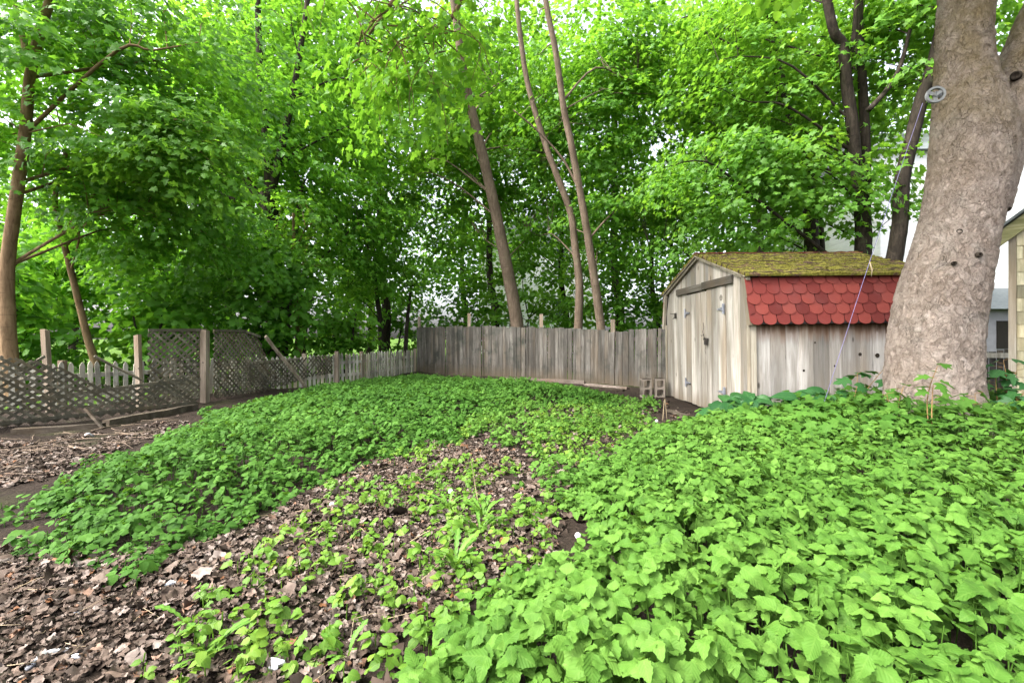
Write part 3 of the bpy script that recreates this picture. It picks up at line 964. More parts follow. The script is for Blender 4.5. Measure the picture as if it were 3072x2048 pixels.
b = MB(); front_boards(b, DV[1] + .006, DV[2] - .004, lambda v: .03, lambda v: DT - .02, -.012, .02, .17, .24)
dl = b.build('door', M['shed_front'], shed)
hinge(dl, DV[2] - .015, 1.70, -1); hinge(dl, DV[2] - .015, .40, -1)
b = MB(); front_boards(b, DV[0] + .006, DV[1] - .006, lambda v: .0, lambda v: DT - .0, -.012, .02, .17, .24)
dr = b.build('door', M['shed_front'], shed)
hinge(dr, DV[0] + .015, 1.70, 1); hinge(dr, DV[0] + .015, .38, 1)
b = MB(); b.box((-.05, DV[1] - .09, 1.20), (-.030, DV[1] + .05, 1.235)); b.box((-.065, DV[1] - .075, 1.12), (-.030, DV[1] - .005, 1.19))
b.tube([(-.046, DV[1] - .06, 1.19), (-.052, DV[1] - .06, 1.235), (-.052, DV[1] - .02, 1.235), (-.046, DV[1] - .02, 1.19)], [.007] * 4, 6)
b.tube([(-.04, DV[1] + .02, 1.22), (-.05, DV[1] + .06, 1.34), (-.045, DV[1] + .035, 1.42), (-.045, DV[1] + .05, 1.50)], [.006, .006, .005, .004], 5)
b.tube([(-.04, DV[1] + .04, 1.30), (-.05, DV[1] + .11, 1.27), (-.045, DV[1] + .15, 1.29)], [.005, .005, .004], 5)
b.tube([(-.04, DV[1] - .02, 1.12), (-.045, DV[1] + .0, 1.02), (-.045, DV[1] - .03, .96)], [.004, .004, .003], 5)
b.build('hasp', M['dark_metal'], dl)
b = MB(); b.box((-.03, 2.56, 1.62), (-.008, 2.62, 1.73)); b.tube([(-.03, 2.59, 1.71), (-.09, 2.66, 1.72), (-.06, 2.76, 1.735)], [.008, .008, .005], 6); b.tube([(-.03, 2.58, 1.65), (-.07, 2.6, 1.61)], [.01, .008], 6)
b.build('hook', M['dark_metal'], shed)
b = MB(); b.lathe((-.013, .79, 1.88), (-1, 0, 0), [(0, .050), (.002, .046), (.0025, .03), (.003, .012)], 18); b.build('knot', M['lintel_wood'], dr)
for (uu, zz, rr) in ((1.62, .98, .026), (1.88, .96, .034), (.95, 1.16, .014), (.78, .76, .018), (1.24, .82, .016)):
    b = MB(); b.lathe((uu, -.004, zz), (0, -1, 0), [(0, rr), (.002, rr * .9), (.0025, rr * .5)], 14); b.build('knot', M['bark_dark'], shed)

# ------------------------------------------------------------------ plank fence
f0 = np.array([PLANK[0][0], PLANK[0][1], 0])
fence = empty('plank_fence', f0, 'weathered grey vertical plank fence across the back of the yard, left of the shed', 'fence')
b = MB()
topz = {0: 1.60, 1: 1.56, 2: 1.40, 3: 1.52, 4: 1.55, 5: 1.55}
rails = MB()
for i in range(len(PLANK) - 1):
    a, c = PLANK[i], PLANK[i + 1]; ln = np.linalg.norm(c - a); t = (c - a) / ln; nn = np.array([t[1], -t[0]])
    s = 0
    while s < ln - .02:
        w = min(random.uniform(.085, .185), ln - s)
        fr = (s + w / 2) / ln
        zt = topz[i] * (1 - fr) + topz[i + 1] * fr
        zt += .03 * math.sin(fr * math.pi) * (1 if i < 2 else 0) + random.uniform(-.03, .018)
        g = random.uniform(.001, .006) if random.random() > .07 else .02
        p0 = a + t * (s + g); p1 = a + t * (s + w - g); off = nn * random.uniform(-.006, .012)
        z0 = float(gz(*(p0))) - .03 + random.uniform(0, .05)
        th = nn * -.02; ln_ = random.uniform(-.014, .014) + (.03 if i == 2 and random.random() < .5 else 0)
        q = [np.array([*(p + off + e), z]) for z in (z0, zt) for (p, e) in ((p0, 0 * th), (p1, 0 * th), (p1, th), (p0, th))]
        for e in range(4, 8): q[e][:2] += t * ln_
        q[5][2] += random.uniform(-.012, .012)
        b.hexa(q); s += w
    for z in (.35, 1.2):
        p0 = a - nn * .05; p1 = c - nn * .05
        rails.beam((*p0, z), (*p1, z), .04, .09)
b.build('plank_panel', M['fence_wood'], fence, f0)
rails.build('rail', M['post_wood'], fence, f0)
for px, py, Yd in ((1256, 950, None), (1404, 940, None), (1623, 942, None), (1841, 958, None)):
    # post stands just behind the planks on the line of sight of its top
    best = None
    for i in range(3):
        a, c = PLANK[i], PLANK[i + 1]
        for fr in np.linspace(0, 1, 60):
            p = a + (c - a) * fr
            e = abs((p[0] / p[1]) * FOC + CX - px)
            if best is None or e < best[0]: best = (e, p)
    p = best[1] + np.array([0.02, .12]); zt = CH - (py - HY) / FOC * p[1]
    b = MB(); b.box((p[0] - .05, p[1] - .05, -.1), (p[0] + .05, p[1] + .05, zt), None, .006); b.build('post', M['post_wood'], fence, f0)

# ------------------------------------------------------------------ picket fence
pf0 = np.array([PICK[0][0], PICK[0][1], 0])
pick = empty('picket_fence', pf0, 'low white picket fence with peeling paint behind the lattice, running to the plank fence', 'fence')
b = MB(); rl = MB()
for i in range(len(PICK) - 1):
    a, c = PICK[i], PICK[i + 1]; ln = np.linalg.norm(c - a); t = (c - a) / ln; nn = np.array([t[1], -t[0]])
    s = .03
    while s < ln - .04:
        w = .072; z1 = .80 + random.uniform(-.03, .03); th = -.018; lean = random.gauss(0, .012)
        p = a + t * s
        o = []
        for e in (0, th):
            for (q, z) in ((0, -.02), (w, -.02), (w, z1 - .07), (w * .78, z1 - .025), (w * .5, z1), (w * .22, z1 - .025), (0, z1 - .07)):
                xy = p + t * (q + lean * z * 3) + nn * (.02 + e)
                o.append((xy[0], xy[1], z))
        b.add(o, [tuple(range(7)), tuple(reversed(range(7, 14)))] + [(q, q + 7, (q + 1) % 7 + 7, (q + 1) % 7) for q in range(7)])
        s += w + random.uniform(.045, .065)
    for z in (.22, .56): rl.beam((*(a - nn * .02), z), (*(c - nn * .02), z), .035, .08)
b.build('picket_panel', M['picket'], pick, pf0); rl.build('rail', M['picket'], pick, pf0)
for i in range(len(PICK)):
    p = PICK[i]; b = MB(); b.box((p[0] - .045, p[1] + .05, -.1), (p[0] + .045, p[1] + .14, .84)); b.build('post', M['post_wood'], pick, pf0)


# ------------------------------------------------------------------ lattice
def lattice(a, c, poly, tilt=0.0, ang=(45, -45), step=.077, w=.036, lean=0.0):
    """criss-cross slats in the upright plane a->c, clipped to poly (s along, z)"""
    a = np.array(a, float); c = np.array(c, float); ln = np.linalg.norm(c - a); t = (c - a) / ln; nn = np.array([t[1], -t[0]])
    P = np.array(poly); b = MB(); cen = P.mean(0); ext = np.linalg.norm(P.max(0) - P.min(0))
    for k, an in enumerate(ang):
        d = np.array([math.cos(math.radians(an)), math.sin(math.radians(an))]); e = np.array([-d[1], d[0]])
        for o in np.arange(-ext / 2 - .1, ext / 2 + .1, step):
            if random.random() < .03: continue
            o += random.uniform(-.005, .005); dw = random.gauss(0, .01)
            q = np.linspace(-ext / 2 - .1, ext / 2 + .1, 160)
            pts = cen + e * o + (d + e * dw) * q[:, None]
            ins = inpoly(pts[:, 0], pts[:, 1], poly)
            idx = np.nonzero(np.diff(np.concatenate([[0], ins.astype(int), [0]])))[0]
            for s0, s1 in zip(idx[::2], idx[1::2]):
                if s1 - s0 < 4: continue
                A, B = pts[s0], pts[s1 - 1]

                def w3(p, off): return np.array([*(a + t * p[0] + nn * (off + lean * p[1])), p[1]])
                off = k * .009
                hw = e * w / 2
                cs = [w3(A - hw, off), w3(B - hw, off), w3(B - hw, off - .007), w3(A - hw, off - .007), w3(A + hw, off), w3(B + hw, off), w3(B + hw, off - .007), w3(A + hw, off - .007)]
                b.hexa(cs)
    return b, t, nn


def lat_thing(label, a, c, poly, rails=(), name='lattice_panel', **kw):
    o3 = np.array([a[0], a[1], 0.0]); th = empty(name, o3, label, 'lattice fence', 'lattice panels along the left edge')
    b, t, nn = lattice(a, c, poly, **kw); b.build('slat_lattice', M['lattice_wood'], th, o3)
    for (s0, z0, s1, z1) in rails:
        r = MB(); p0 = np.array(a) + t * s0 + nn * .028; p1 = np.array(a) + t * s1 + nn * .028
        r.beam((*p0, z0), (*p1, z1), .03, .05); r.build('rail', M['lattice_wood'], th, o3)
    return th


Lg = 'wooden lattice panels'
lat_thing('slumped lattice panel with sheared slats beside the leftmost tree', (-7.05, 6.0), (-5.55, 8.05),
          [(-.5, .02), (-.5, .96), (.1, 1.02), (.5, .93), (.8, .80), (1.2, .54), (1.75, .42), (2.1, .62), (2.54, .55), (2.54, .03)],
          rails=[(-.5, .08, 2.5, .10), (.4, .36, 2.3, .52)], ang=(39, -39), lean=.10)
lat_thing('tall lattice panel standing left of the thick square post', (-6.42, 8.02), (-5.93, 8.78),
          [(.0, .05), (.0, 1.36), (.92, 1.38), (.92, .05)], rails=[(0, 1.37, .92, 1.39), (0, .42, .92, .45)])
lat_thing('lattice panel with a curved broken top right of the thick square post', (-5.86, 8.9), (-5.55, 10.3),
          [(.02, .05), (.02, 1.37), (.75, 1.38), (1.15, 1.27), (1.35, .95), (1.5, .6), (1.5, .05)], rails=[(0.0, 1.38, .8, 1.38), (.75, 1.38, 1.2, 1.26)])
lat_thing('low lattice panel at the far end beside the bare pickets', (-5.62, 9.75), (-4.72, 12.0),
          [(.0, .28), (.0, .72), (1.1, .74), (2.1, .78), (2.4, .74), (2.4, .3), (1.6, .26), (.9, .12), (.2, .1)], rails=[(.1, .70, 1.3, .73)])


def post(label, p, h, w, lean=(0, 0), m='post_wood', z0=-.1):
    o = empty('fence_post', (p[0], p[1], 0), label, 'post', 'posts of the lattice fence')
    b = MB(); x, y = p[0], p[1]
    c = [(x - w, y - w, z0), (x + w, y - w, z0), (x + w, y + w, z0), (x - w, y + w, z0)] + [(x + a * w + lean[0], y + q * w + lean[1], h + random.uniform(-.02, .02)) for a, q in ((-1, -1), (1, -1), (1, 1), (-1, 1))]
    b.hexa(c); b.build('shaft', M[m], o, (x, y, 0))
    b = MB(); b.lathe((x, y - w, h * .55), (0, -1, 0), [(0, .012), (.006, .010)], 8); b.build('nail_head', M['dark_metal'], o, (x, y, 0))
    return o


post('thick square tan post between the two tall lattice panels', (-5.90, 8.74), 1.39, .056)
post('leaning grey post near the leftmost tree', (-7.55, 7.45), 1.37, .040, (-.10, 0))
post('weathered post at the left end of the tall lattice', (-6.52, 7.98), 1.28, .038, (-.05, 0))
post('short grey post where the lattice meets the bare pickets', (-4.66, 12.1), .86, .045)

# broken brace leaning down from the lattice, and the timbers along its foot
def plank_thing(name, label, a, c, w, t, m, cat='board', group=None, up=(0, 0, 1), seg=5, wob=.006):
    a = np.array(a, float); c = np.array(c, float)
    o = empty(name, (a + c) / 2, label, cat, group)
    b = MB(); d = (c - a); d /= np.linalg.norm(d); sd = np.cross(d, up); sd /= np.linalg.norm(sd); u2 = np.cross(sd, d)
    n = seg; vs = []; r = random.random()
    for i in range(n + 1):
        p = a + (c - a) * i / n + u2 * random.uniform(-wob, wob) + sd * random.uniform(-wob, wob)
        for (x, y) in ((-1, -1), (1, -1), (1, 1), (-1, 1)): vs.append(p + sd * x * w / 2 * random.uniform(.93, 1.05) + u2 * y * t / 2 * random.uniform(.9, 1.08))
    fs = [(3, 2, 1, 0), tuple(4 * n + k for k in range(4))]
    for i in range(n):
        for k in range(4): fs.append((4 * i + k, 4 * i + (k + 1) % 4, 4 * i + 4 + (k + 1) % 4, 4 * i + 4 + k))
    b.add(vs, fs, r)
    b.build('board', M[m], o, (a + c) / 2)
    return o


plank_thing('broken_rail', 'broken tan rail sloping down from the lattice top into the plants', W(796, 1009, 9.6), W(918, 1160, 10.6), .05, .07, 'post_wood', up=(0, -1, .2))
plank_thing('fallen_lath', 'loose grey slat sloping across the slumped lattice below the sapling', W(283, 1068, 7.0), W(425, 1140, 7.5), .03, .035, 'lattice_wood', up=(0, -1, .2))
plank_thing('fallen_lath', 'grey lath leaning from the slumped lattice up to the leaning post', W(60, 1112, 6.3), W(132, 1070, 6.7), .03, .04, 'lattice_wood', up=(0, -1, .2))
plank_thing('fallen_lath', 'second grey lath low behind the leftmost slats', W(62, 1140, 6.4), W(150, 1098, 6.8), .03, .035, 'lattice_wood', up=(0, -1, .2))
plank_thing('fallen_lath', 'dark lath crossing in front of the timbers below the slumped lattice', W(255, 1225, 6.3), W(308, 1283, 6.2), .03, .035, 'timber', up=(0, -1, .2))
plank_thing('landscape_timber', 'long dark timber along the foot of the slumped lattice, right part', GP(318, 1276) + [0, 0, .02], GP(585, 1227) + [0, 0, .03], .12, .11, 'timber')
plank_thing('landscape_timber', 'mossy dark timber at the left edge below the slumped lattice', GP(40, 1297) + [0, 0, .0], GP(312, 1281) + [0, 0, .01], .12, .10, 'timber')
fg = 'boards lying along the plank fence'
plank_thing('old_board', 'long rounded grey board on top of the boards along the plank fence', GP(1512, 1141) + [0, -.1, .06], GP(1752, 1154) + [0, -.1, .08], .10, .09, 'pale_board', group=fg)
plank_thing('old_board', 'pinkish flat board along the fence foot nearest the cinder blocks', GP(1754, 1154) + [0, -.12, .03], GP(1880, 1166) + [0, -.12, .03], .14, .05, 'pale_board', group=fg)
plank_thing('old_board', 'short dark board stub under the long rounded board', GP(1603, 1154) + [0, -.14, .03], GP(1650, 1160) + [0, -.14, .04], .11, .06, 'timber', group=fg)
plank_thing('old_board', 'dark board lying deepest under the long rounded board', GP(1640, 1152) + [0, -.05, .02], GP(1870, 1172) + [0, -.05, .02], .10, .04, 'timber', group=fg)
plank_thing('old_board', 'thin grey board lying on the soil in front of the shed doors', GP(2004, 1238) + [0, 0, .04], GP(2078, 1258) + [0, 0, .03], .10, .03, 'timber')
plank_thing('old_board', 'mossy flat board half buried left of the cinder blocks', GP(1893, 1206) + [0, 0, .02], GP(1968, 1210) + [0, 0, .03], .12, .03, 'timber')


# ------------------------------------------------------------------ cinder blocks
def cinder(label, x, y, rz):
    o = empty('cinder_block', (x, y, float(gz(x, y)) - .01), label, 'cinder block', 'cinder blocks by the shed', rz)
    w, d, h, t = .195, .19, .39, .032
    # upright block, two cores facing the viewer; rounded core corners
    def rrect(cx, cz, hw, hh, r, n=4):
        pts = []
        for (sx, sz, a0) in ((1, 1, 0), (-1, 1, 90), (-1, -1, 180), (1, -1, 270)):
            for k in range(n + 1):
                a = math.radians(a0 + 90 * k / n)
                pts.append((cx + sx * (hw - r) + r * math.cos(a), cz + sz * (hh - r) + r * math.sin(a)))
        return pts
    b = MB()
    for part in (0, 1):
        z0, z1 = (0, h / 2) if part == 0 else (h / 2, h)
        outer = []
        inn = rrect(0, (z0 + z1) / 2 + (.004 if part == 0 else -.004), w / 2 - t, h / 4 - t + .006, .03)
        n = len(inn)
        # outer points matched by direction
        cz = (z0 + z1) / 2
        for (px, pz) in inn:
            dx, dz = px, pz - cz
            k = min((w / 2) / (abs(dx) + 1e-9), (h / 4) / (abs(dz) + 1e-9))
            outer.append((dx * k, cz + dz * k))
        vs = [(p[0], 0, p[1]) for p in outer] + [(p[0], 0, p[1]) for p in inn] + [(p[0], d, p[1]) for p in outer] + [(p[0] * .93, d, cz + (p[1] - cz) * .93) for p in inn]
        fs = []
        for i in range(n):
            j = (i + 1) % n
            fs += [(j, i, n + i, n + j), (2 * n + i, 2 * n + j, 3 * n + j, 3 * n + i), (i, j, 2 * n + j, 2 * n + i), (n + j, n + i, 3 * n + i, 3 * n + j)]
        # inner corners need the outer rectangle's corners
        b.add(vs, fs, .5)
        for sx in (-1, 1):
            for zz in (z0, z1):
                # close the cut outer corner
                pass
    # plain frame bars give the block its square outline
    b.box((-w / 2, .001, 0), (-w / 2 + .012, d - .001, h), .5); b.box((w / 2 - .012, .001, 0), (w / 2, d - .001, h), .5)
    b.box((-w / 2 + .012, .001, h - .014), (w / 2 - .012, d - .001, h), .5); b.box((-w / 2 + .012, .001, 0), (w / 2 - .012, d - .001, .014), .5)
    b.build('block', M['concrete'], o)
    return o


c1 = GP(1942, 1192); c2 = GP(1977, 1193)
cinder('left of two cinder blocks on end by the shed', c1[0], c1[1], .05)
cinder('right cinder block standing on end against the shed corner', c2[0] + .01, c2[1] - .05, -.12)

# ------------------------------------------------------------------ trees
def smooth_path(pts, k=6):
    P = np.array(pts, float); n = len(P)
    if n < 3:
        return [P[0] + (P[-1] - P[0]) * q for q in np.linspace(0, 1, k)]
    out = []
    for i in range(n - 1):
        p0, p1, p2, p3 = P[max(i - 1, 0)], P[i], P[i + 1], P[min(i + 2, n - 1)]
        for t in np.linspace(0, 1, k, endpoint=False):
            out.append(.5 * ((2 * p1) + (-p0 + p2) * t + (2 * p0 - 5 * p1 + 4 * p2 - p3) * t * t + (-p0 + 3 * p1 - 3 * p2 + p3) * t ** 3))
    out.append(P[-1]); return out


DENS = 1.05


def crown_pts(ells, seed, thr=.42, fs=.8, shell=2.3, zmin=None):
    out = []
    for (c, r, n) in ells:
        d = nrmz(rng.normal(0, 1, (n * 7, 3))); q = rng.uniform(0, 1, n * 7) ** (1 / shell)
        p = np.array(c) + d * q[:, None] * np.array(r)
        k = noise3(p * fs, seed) * .7 + .3 * noise3(p * fs * 2.7, seed + 1) > thr
        if zmin is not None: k &= p[:, 2] > zmin
        out.append(p[k][:int(n * DENS)])
    return np.concatenate(out)


def sprays(P, cen, nl, rad, size, droop=.35, flat=.13):
    """each spray is a loose, flattish fan of leaves at the end of a twig"""
    n = len(P)
    m = rng.integers(int(nl * .6), int(nl * 1.4), n); idx = np.repeat(np.arange(n), m); k = len(idx)
    a = rng.uniform(0, 2 * math.pi, k); q = np.sqrt(rng.uniform(0, 1, k)) * (rad * rng.uniform(.7, 1.25, n))[idx]
    outv = nrmz((P - cen) * np.array([1, 1, .3]) + rng.normal(0, .4, P.shape))
    tilt = rng.normal(0, .28, (n, 2)) - outv[:, :2] * droop
    dx, dy = np.cos(a) * q, np.sin(a) * q
    dz = dx * tilt[idx, 0] * 1.0 + dy * tilt[idx, 1] + rng.normal(0, flat, k) * rad - .25 * q * q / rad
    L = P[idx] + np.stack([dx, dy, dz], -1)
    N = np.stack([-tilt[idx, 0], -tilt[idx, 1], np.ones(k)], -1) + rng.normal(0, .45, (k, 3)) + outv[idx] * .5
    D = np.stack([np.cos(a), np.sin(a), -.35 + rng.normal(0, .3, k)], -1) + rng.normal(0, .4, (k, 3))
    sr = rng.uniform(0, 1, n)
    return L, N, D, rng.uniform(.75, 1.25, k) * size, np.clip(.55 * sr[idx] + .45 * rng.uniform(0, 1, k), 0, 1)


def tree(label, stems, ells, lm, bm, size=.14, nl=24, rad=.5, lod=LOD1, seed=1, limbs=16, twigs=70, thr=.42, group=None, name='maple_tree', cat='tree', n=8, zmin=None, extra=None, wob=.03):
    base = np.array(stems[0][0][0], float); base[2] = 0
    root = empty(name, base, label, cat, group)
    b = MB(); spts = []
    for path, r0, r1 in stems:
        pp = smooth_path(path, 6); k = len(pp)
        rr = [r0 + (r1 - r0) * (i / (k - 1)) ** .9 for i in range(k)]
        if pp[0][2] < .5: rr[0] *= 1.25
        b.tube(pp, rr, n, wob=wob); spts += [(p, q) for p, q in zip(pp, rr)]
    P = crown_pts(ells, seed, thr, zmin=zmin)
    if extra is not None: P = np.concatenate([P, extra])
    cen = np.mean([e[0] for e in ells], 0)
    SP = np.array([p for p, _ in spts]); SR = np.array([q for _, q in spts])
    lp = []
    rl = np.random.default_rng(seed)
    for i in rl.choice(len(P), min(limbs, len(P)), replace=False):
        e = P[i]; d = np.linalg.norm((SP - e)[:, :2], axis=1)
        want = e[2] - .55 * d
        s = int(np.argmin(np.abs(SP[:, 2] - want) + .35 * d))
        st = SP[s]; L = np.linalg.norm(e - st)
        mid = st + (e - st) * .5 + np.array([0, 0, .10 * L]) + rl.normal(0, .05 * L, 3)
        mid2 = st + (e - st) * .78 + np.array([0, 0, .06 * L]) + rl.normal(0, .04 * L, 3)
        pp = smooth_path([st, mid, mid2, e], 4); r0 = min(SR[s] * .45, .008 + .008 * L)
        b.tube(pp, list(np.linspace(r0, .006, len(pp))), 6, cap=False); lp += list(pp)
    if lp:
        LP = np.array(lp)
        for i in rl.choice(len(P), min(twigs, len(P)), replace=False):
            e = P[i]; s = int(np.argmin(np.linalg.norm(LP - e, axis=1) + np.maximum(0, LP[:, 2] - e[2])))
            st = LP[s]; L = np.linalg.norm(e - st)
            mid = (st + e) / 2 + np.array([0, 0, .12 * L]) + rl.normal(0, .06 * L, 3)
            b.tube([st, mid, e], [.006 + .005 * L, .005 + .002 * L, .003], 5, cap=False)
    b.build('trunk', bm, root, base, True)
    L, N, D, S, R = sprays(P, cen, nl, rad, size)
    V, Fs, A = cloud(L - base, N, D, S, R, lod)
    link('crown', npmesh('crown', V, Fs, lm, A, True), root)
    return root


g_left = 'trees over the lattice fence'
# leftmost tree
tree('slender tan barked tree at the left edge of the yard', [([W(42, 1215, 8.3), W(25, 1000, 8.3), W(22, 800, 8.3), W(45, 620, 8.2), W(75, 400, 8.1), W(95, 200, 8.0), W(150, 0, 7.9), W(230, -250, 7.6)], .125, .055),
      ([W(35, 1200, 8.35), W(5, 1050, 8.4), W(-40, 850, 8.5), W(-150, 400, 8.8), W(-250, 0, 9)], .10, .05), ([W(92, 210, 8.0), W(60, 80, 8.2), W(20, -100, 8.6)], .06, .03)],
     [((-8.4, 9.2, 6.8), (3.6, 2.6, 2.9), 470), ((-8.2, 10.5, 3.8), (3.2, 1.8, 1.6), 170)], M['maple_dark'], M['bark_tan'], .125, 34, .5, LOD1, 101, 9, 80, .40, g_left)
# pale-leaved sapling hanging in front of the dark left mass
tree('thin leaning sapling behind the white pickets at left', [([W(290, 1100, 10.5), W(262, 1010, 10.4), W(225, 860, 10.2), W(190, 720, 9.9), W(165, 600, 9.6), W(200, 450, 9.2)], .085, .035)],
     [((-7.6, 9.2, 4.6), (1.6, .9, 1.2), 60), ((-6.6, 8.2, 5.0), (1.4, .7, .9), 75), ((-5.6, 8.4, 4.5), (1.0, .6, .9), 45)], M['maple_light'], M['bark_tan'], .11, 22, .42, LOD0, 103, 3, 30, .36, g_left, 'maple_sapling')
# many-stemmed dark tree
IY = 15.0
tree('dark many stemmed maple fanning out behind the lattice', [([W(832, 1075, IY), W(828, 900, IY), W(815, 720, IY), W(805, 580, IY)], .36, .27), ([W(810, 640, IY), W(740, 540, IY), W(640, 400, IY - .6), W(520, 240, IY - 1)], .16, .06),
      ([W(812, 620, IY), W(800, 420, IY), W(780, 200, IY), W(770, -100, IY)], .17, .08), ([W(808, 600, IY), W(850, 420, IY), W(890, 220, IY), W(930, -50, IY)], .15, .07), ([W(815, 660, IY), W(700, 600, IY - .5), W(600, 560, IY - 1), W(450, 460, IY - 1.5)], .11, .05),
      ([W(850, 1060, IY + .3), W(862, 930, IY + .3), W(880, 760, IY + .4), W(905, 560, IY + .4)], .15, .07)],
     [((-8.4, 16.3, 8.6), (5.0, 2.4, 5.4), 600), ((-7.5, 13.4, 8.6), (3.6, .7, 3.2), 60), ((-10.2, 13.0, 3.6), (3.6, 1.5, 2.0), 200), ((-7.4, 12.6, 3.0), (1.7, .9, 1.3), 60), ((-5.4, 15.6, 5.0), (1.9, 1.4, 2.6), 120)], M['maple_dark'], M['bark_dark'], .165, 25, .6, LOD1, 105, 26, 110, .40, g_left)
tree('thin straight sapling right of the dark many stemmed maple', [([W(897, 1075, 14), W(890, 950, 14), W(884, 820, 14), W(880, 640, 13.8)], .085, .04)],
     [((-6.4, 13.6, 4.2), (1.5, 1.0, 1.6), 70)], M['maple_mid'], M['bark_tan'], .15, 20, .45, LOD1, 107, 8, 30, .36, g_left, 'maple_sapling')
tree('bushy young maple over the bare pickets at the fence corner', [([W(1145, 1085, 18), W(1140, 960, 18), W(1128, 860, 18), W(1120, 700, 18)], .13, .05), ([W(1215, 1080, 18), W(1222, 960, 18), W(1235, 850, 18)], .10, .05)],
     [((-5.4, 18.0, 3.9), (2.3, 1.4, 1.9), 130), ((-4.2, 17.5, 6.6), (1.3, 1.1, 1.8), 60)], M['maple_mid'], M['bark_dark'], .15, 22, .5, LOD1, 109, 14, 50, .40, g_left)

g_mid = 'trees behind the plank fence'
tree('leaning grey trunked maple behind the middle of the plank fence', [([W(1560, 1130, 16), W(1552, 985, 16), W(1532, 860, 15.9), W(1500, 700, 15.7), W(1470, 560, 15.5), W(1432, 400, 15.2), W(1405, 290, 15), W(1385, 180, 14.8), W(1360, 0, 14.5), W(1330, -200, 14.2)], .255, .10)],
     [((-1.6, 17.5, 9.9), (3.3, 2.0, 3.8), 360), ((-.6, 18.0, 5.4), (2.7, 1.3, 2.1), 85), ((-3.2, 14.6, 9.2), (1.5, 1.3, 1.8), 55)], M['maple_mid'], M['bark_grey'], .16, 24, .56, LOD1, 111, 12, 90, .41, g_mid)
tree('tallest straight slim maple rising above the right part of the plank fence', [([W(1806, 1120, 14.4), W(1803, 990, 14.4), W(1785, 850, 14.3), W(1765, 720, 14.2), W(1745, 600, 14.1), W(1715, 440, 13.9), W(1692, 330, 13.8), W(1668, 160, 13.5), W(1640, 20, 13.3), W(1610, -180, 13)], .155, .075),
      ([W(1738, 570, 14.1), W(1690, 480, 14.1), W(1620, 400, 14.0), W(1540, 330, 13.8)], .045, .02)],
     [((2.3, 16.4, 9.6), (2.9, 1.7, 3.6), 280), ((3.3, 16.2, 5.4), (1.9, 1.2, 1.7), 100), ((4.5, 15.4, 10.9), (1.7, 1.5, 2.1), 100)], M['maple_mid'], M['bark_grey'], .16, 23, .54, LOD1, 113, 9, 90, .42, g_mid)
tree('crooked slim maple left of the tallest straight one', [([W(1738, 1120, 15), W(1735, 985, 15), W(1738, 850, 15), W(1725, 740, 15), W(1712, 640, 15), W(1668, 520, 14.9), W(1635, 430, 14.9), W(1585, 260, 14.8), W(1560, 100, 14.6), W(1540, -100, 14.4)], .155, .07)],
     [((.6, 16.9, 8.0), (2.1, 1.3, 3.2), 150)], M['maple_mid'], M['bark_grey'], .16, 22, .52, LOD1, 115, 5, 50, .43, g_mid)

g_right = 'maples behind the shed'
tree('twin stemmed dark maple directly behind the shed ridge', [([W(2590, 1120, 12.2), W(2588, 800, 12.2), W(2590, 690, 12.2), W(2580, 590, 12.2), W(2566, 500, 12.2), W(2556, 370, 12.1), W(2541, 260, 12), W(2528, 140, 11.9), W(2500, 90, 11.8), W(2470, -60, 11.6)], .22, .10),
      ([W(2592, 720, 12.3), W(2596, 560, 12.35), W(2595, 408, 12.35), W(2587, 245, 12.3), W(2577, 80, 12.2), W(2582, -80, 12.1)], .15, .09), ([W(2536, 220, 12), W(2560, 120, 12), W(2570, 0, 12)], .08, .05)],
     [((8.2, 13.6, 8.9), (3.6, 1.8, 4.1), 400), ((6.4, 12.4, 5.3), (2.6, 1.2, 1.7), 150), ((9.6, 11.6, 5.0), (1.7, .9, 1.2), 45)], M['maple_light'], M['bark_dark'], .16, 24, .55, LOD1, 121, 24, 110, .39, g_right)
tree('dark bare stem beside the thick foreground trunk, with a sunlit flank', [([W(2668, 1120, 11.3), W(2672, 860, 11.3), W(2686, 760, 11.3), W(2700, 670, 11.3), W(2703, 590, 11.3), W(2710, 520, 11.3), W(2737, 410, 11.3), W(2762, 306, 11.3), W(2792, 220, 11.3), W(2830, 60, 11.3), W(2850, -100, 11.3)], .19, .13),
      ([W(2606, 330, 11.4), W(2660, 270, 11.5), W(2700, 200, 11.5), W(2730, 90, 11.6)], .07, .04)],
     [((10.6, 12.2, 9.6), (2.5, 1.8, 3.2), 190)], M['maple_light'], M['bark_dark'], .16, 24, .52, LOD1, 123, 14, 60, .44, g_right)
tree('leaning maple behind the shed gable, half hidden in leaves', [([W(2446, 1110, 14.5), W(2436, 760, 14.5), W(2428, 620, 14.5), W(2412, 500, 14.4), W(2370, 380, 14.3), W(2350, 300, 14.2), W(2328, 170, 14.1), W(2316, 60, 14), W(2290, -100, 13.8)], .24, .13), ([W(2450, 1100, 14.6), W(2466, 740, 14.6), W(2440, 560, 14.5), W(2420, 450, 14.4)], .10, .06)],
     [((7.4, 16.0, 9.2), (3.8, 2.0, 4.3), 400), ((5.4, 15.4, 5.6), (2.2, 1.3, 1.9), 120)], M['maple_light'], M['bark_dark'], .165, 24, .56, LOD1, 125, 22, 90, .40, g_right)

# big foreground tree --------------------------------------------------
def ring_from(pl, pr, py, Yc):
    al, ar = math.atan((pl - CX) / FOC), math.atan((pr - CX) / FOC); th = (al + ar) / 2
    d = Yc / math.cos(th)
    return np.array([d * math.sin(th), Yc, CH - (py - HY) / FOC * Yc]), d * math.sin((ar - al) / 2)


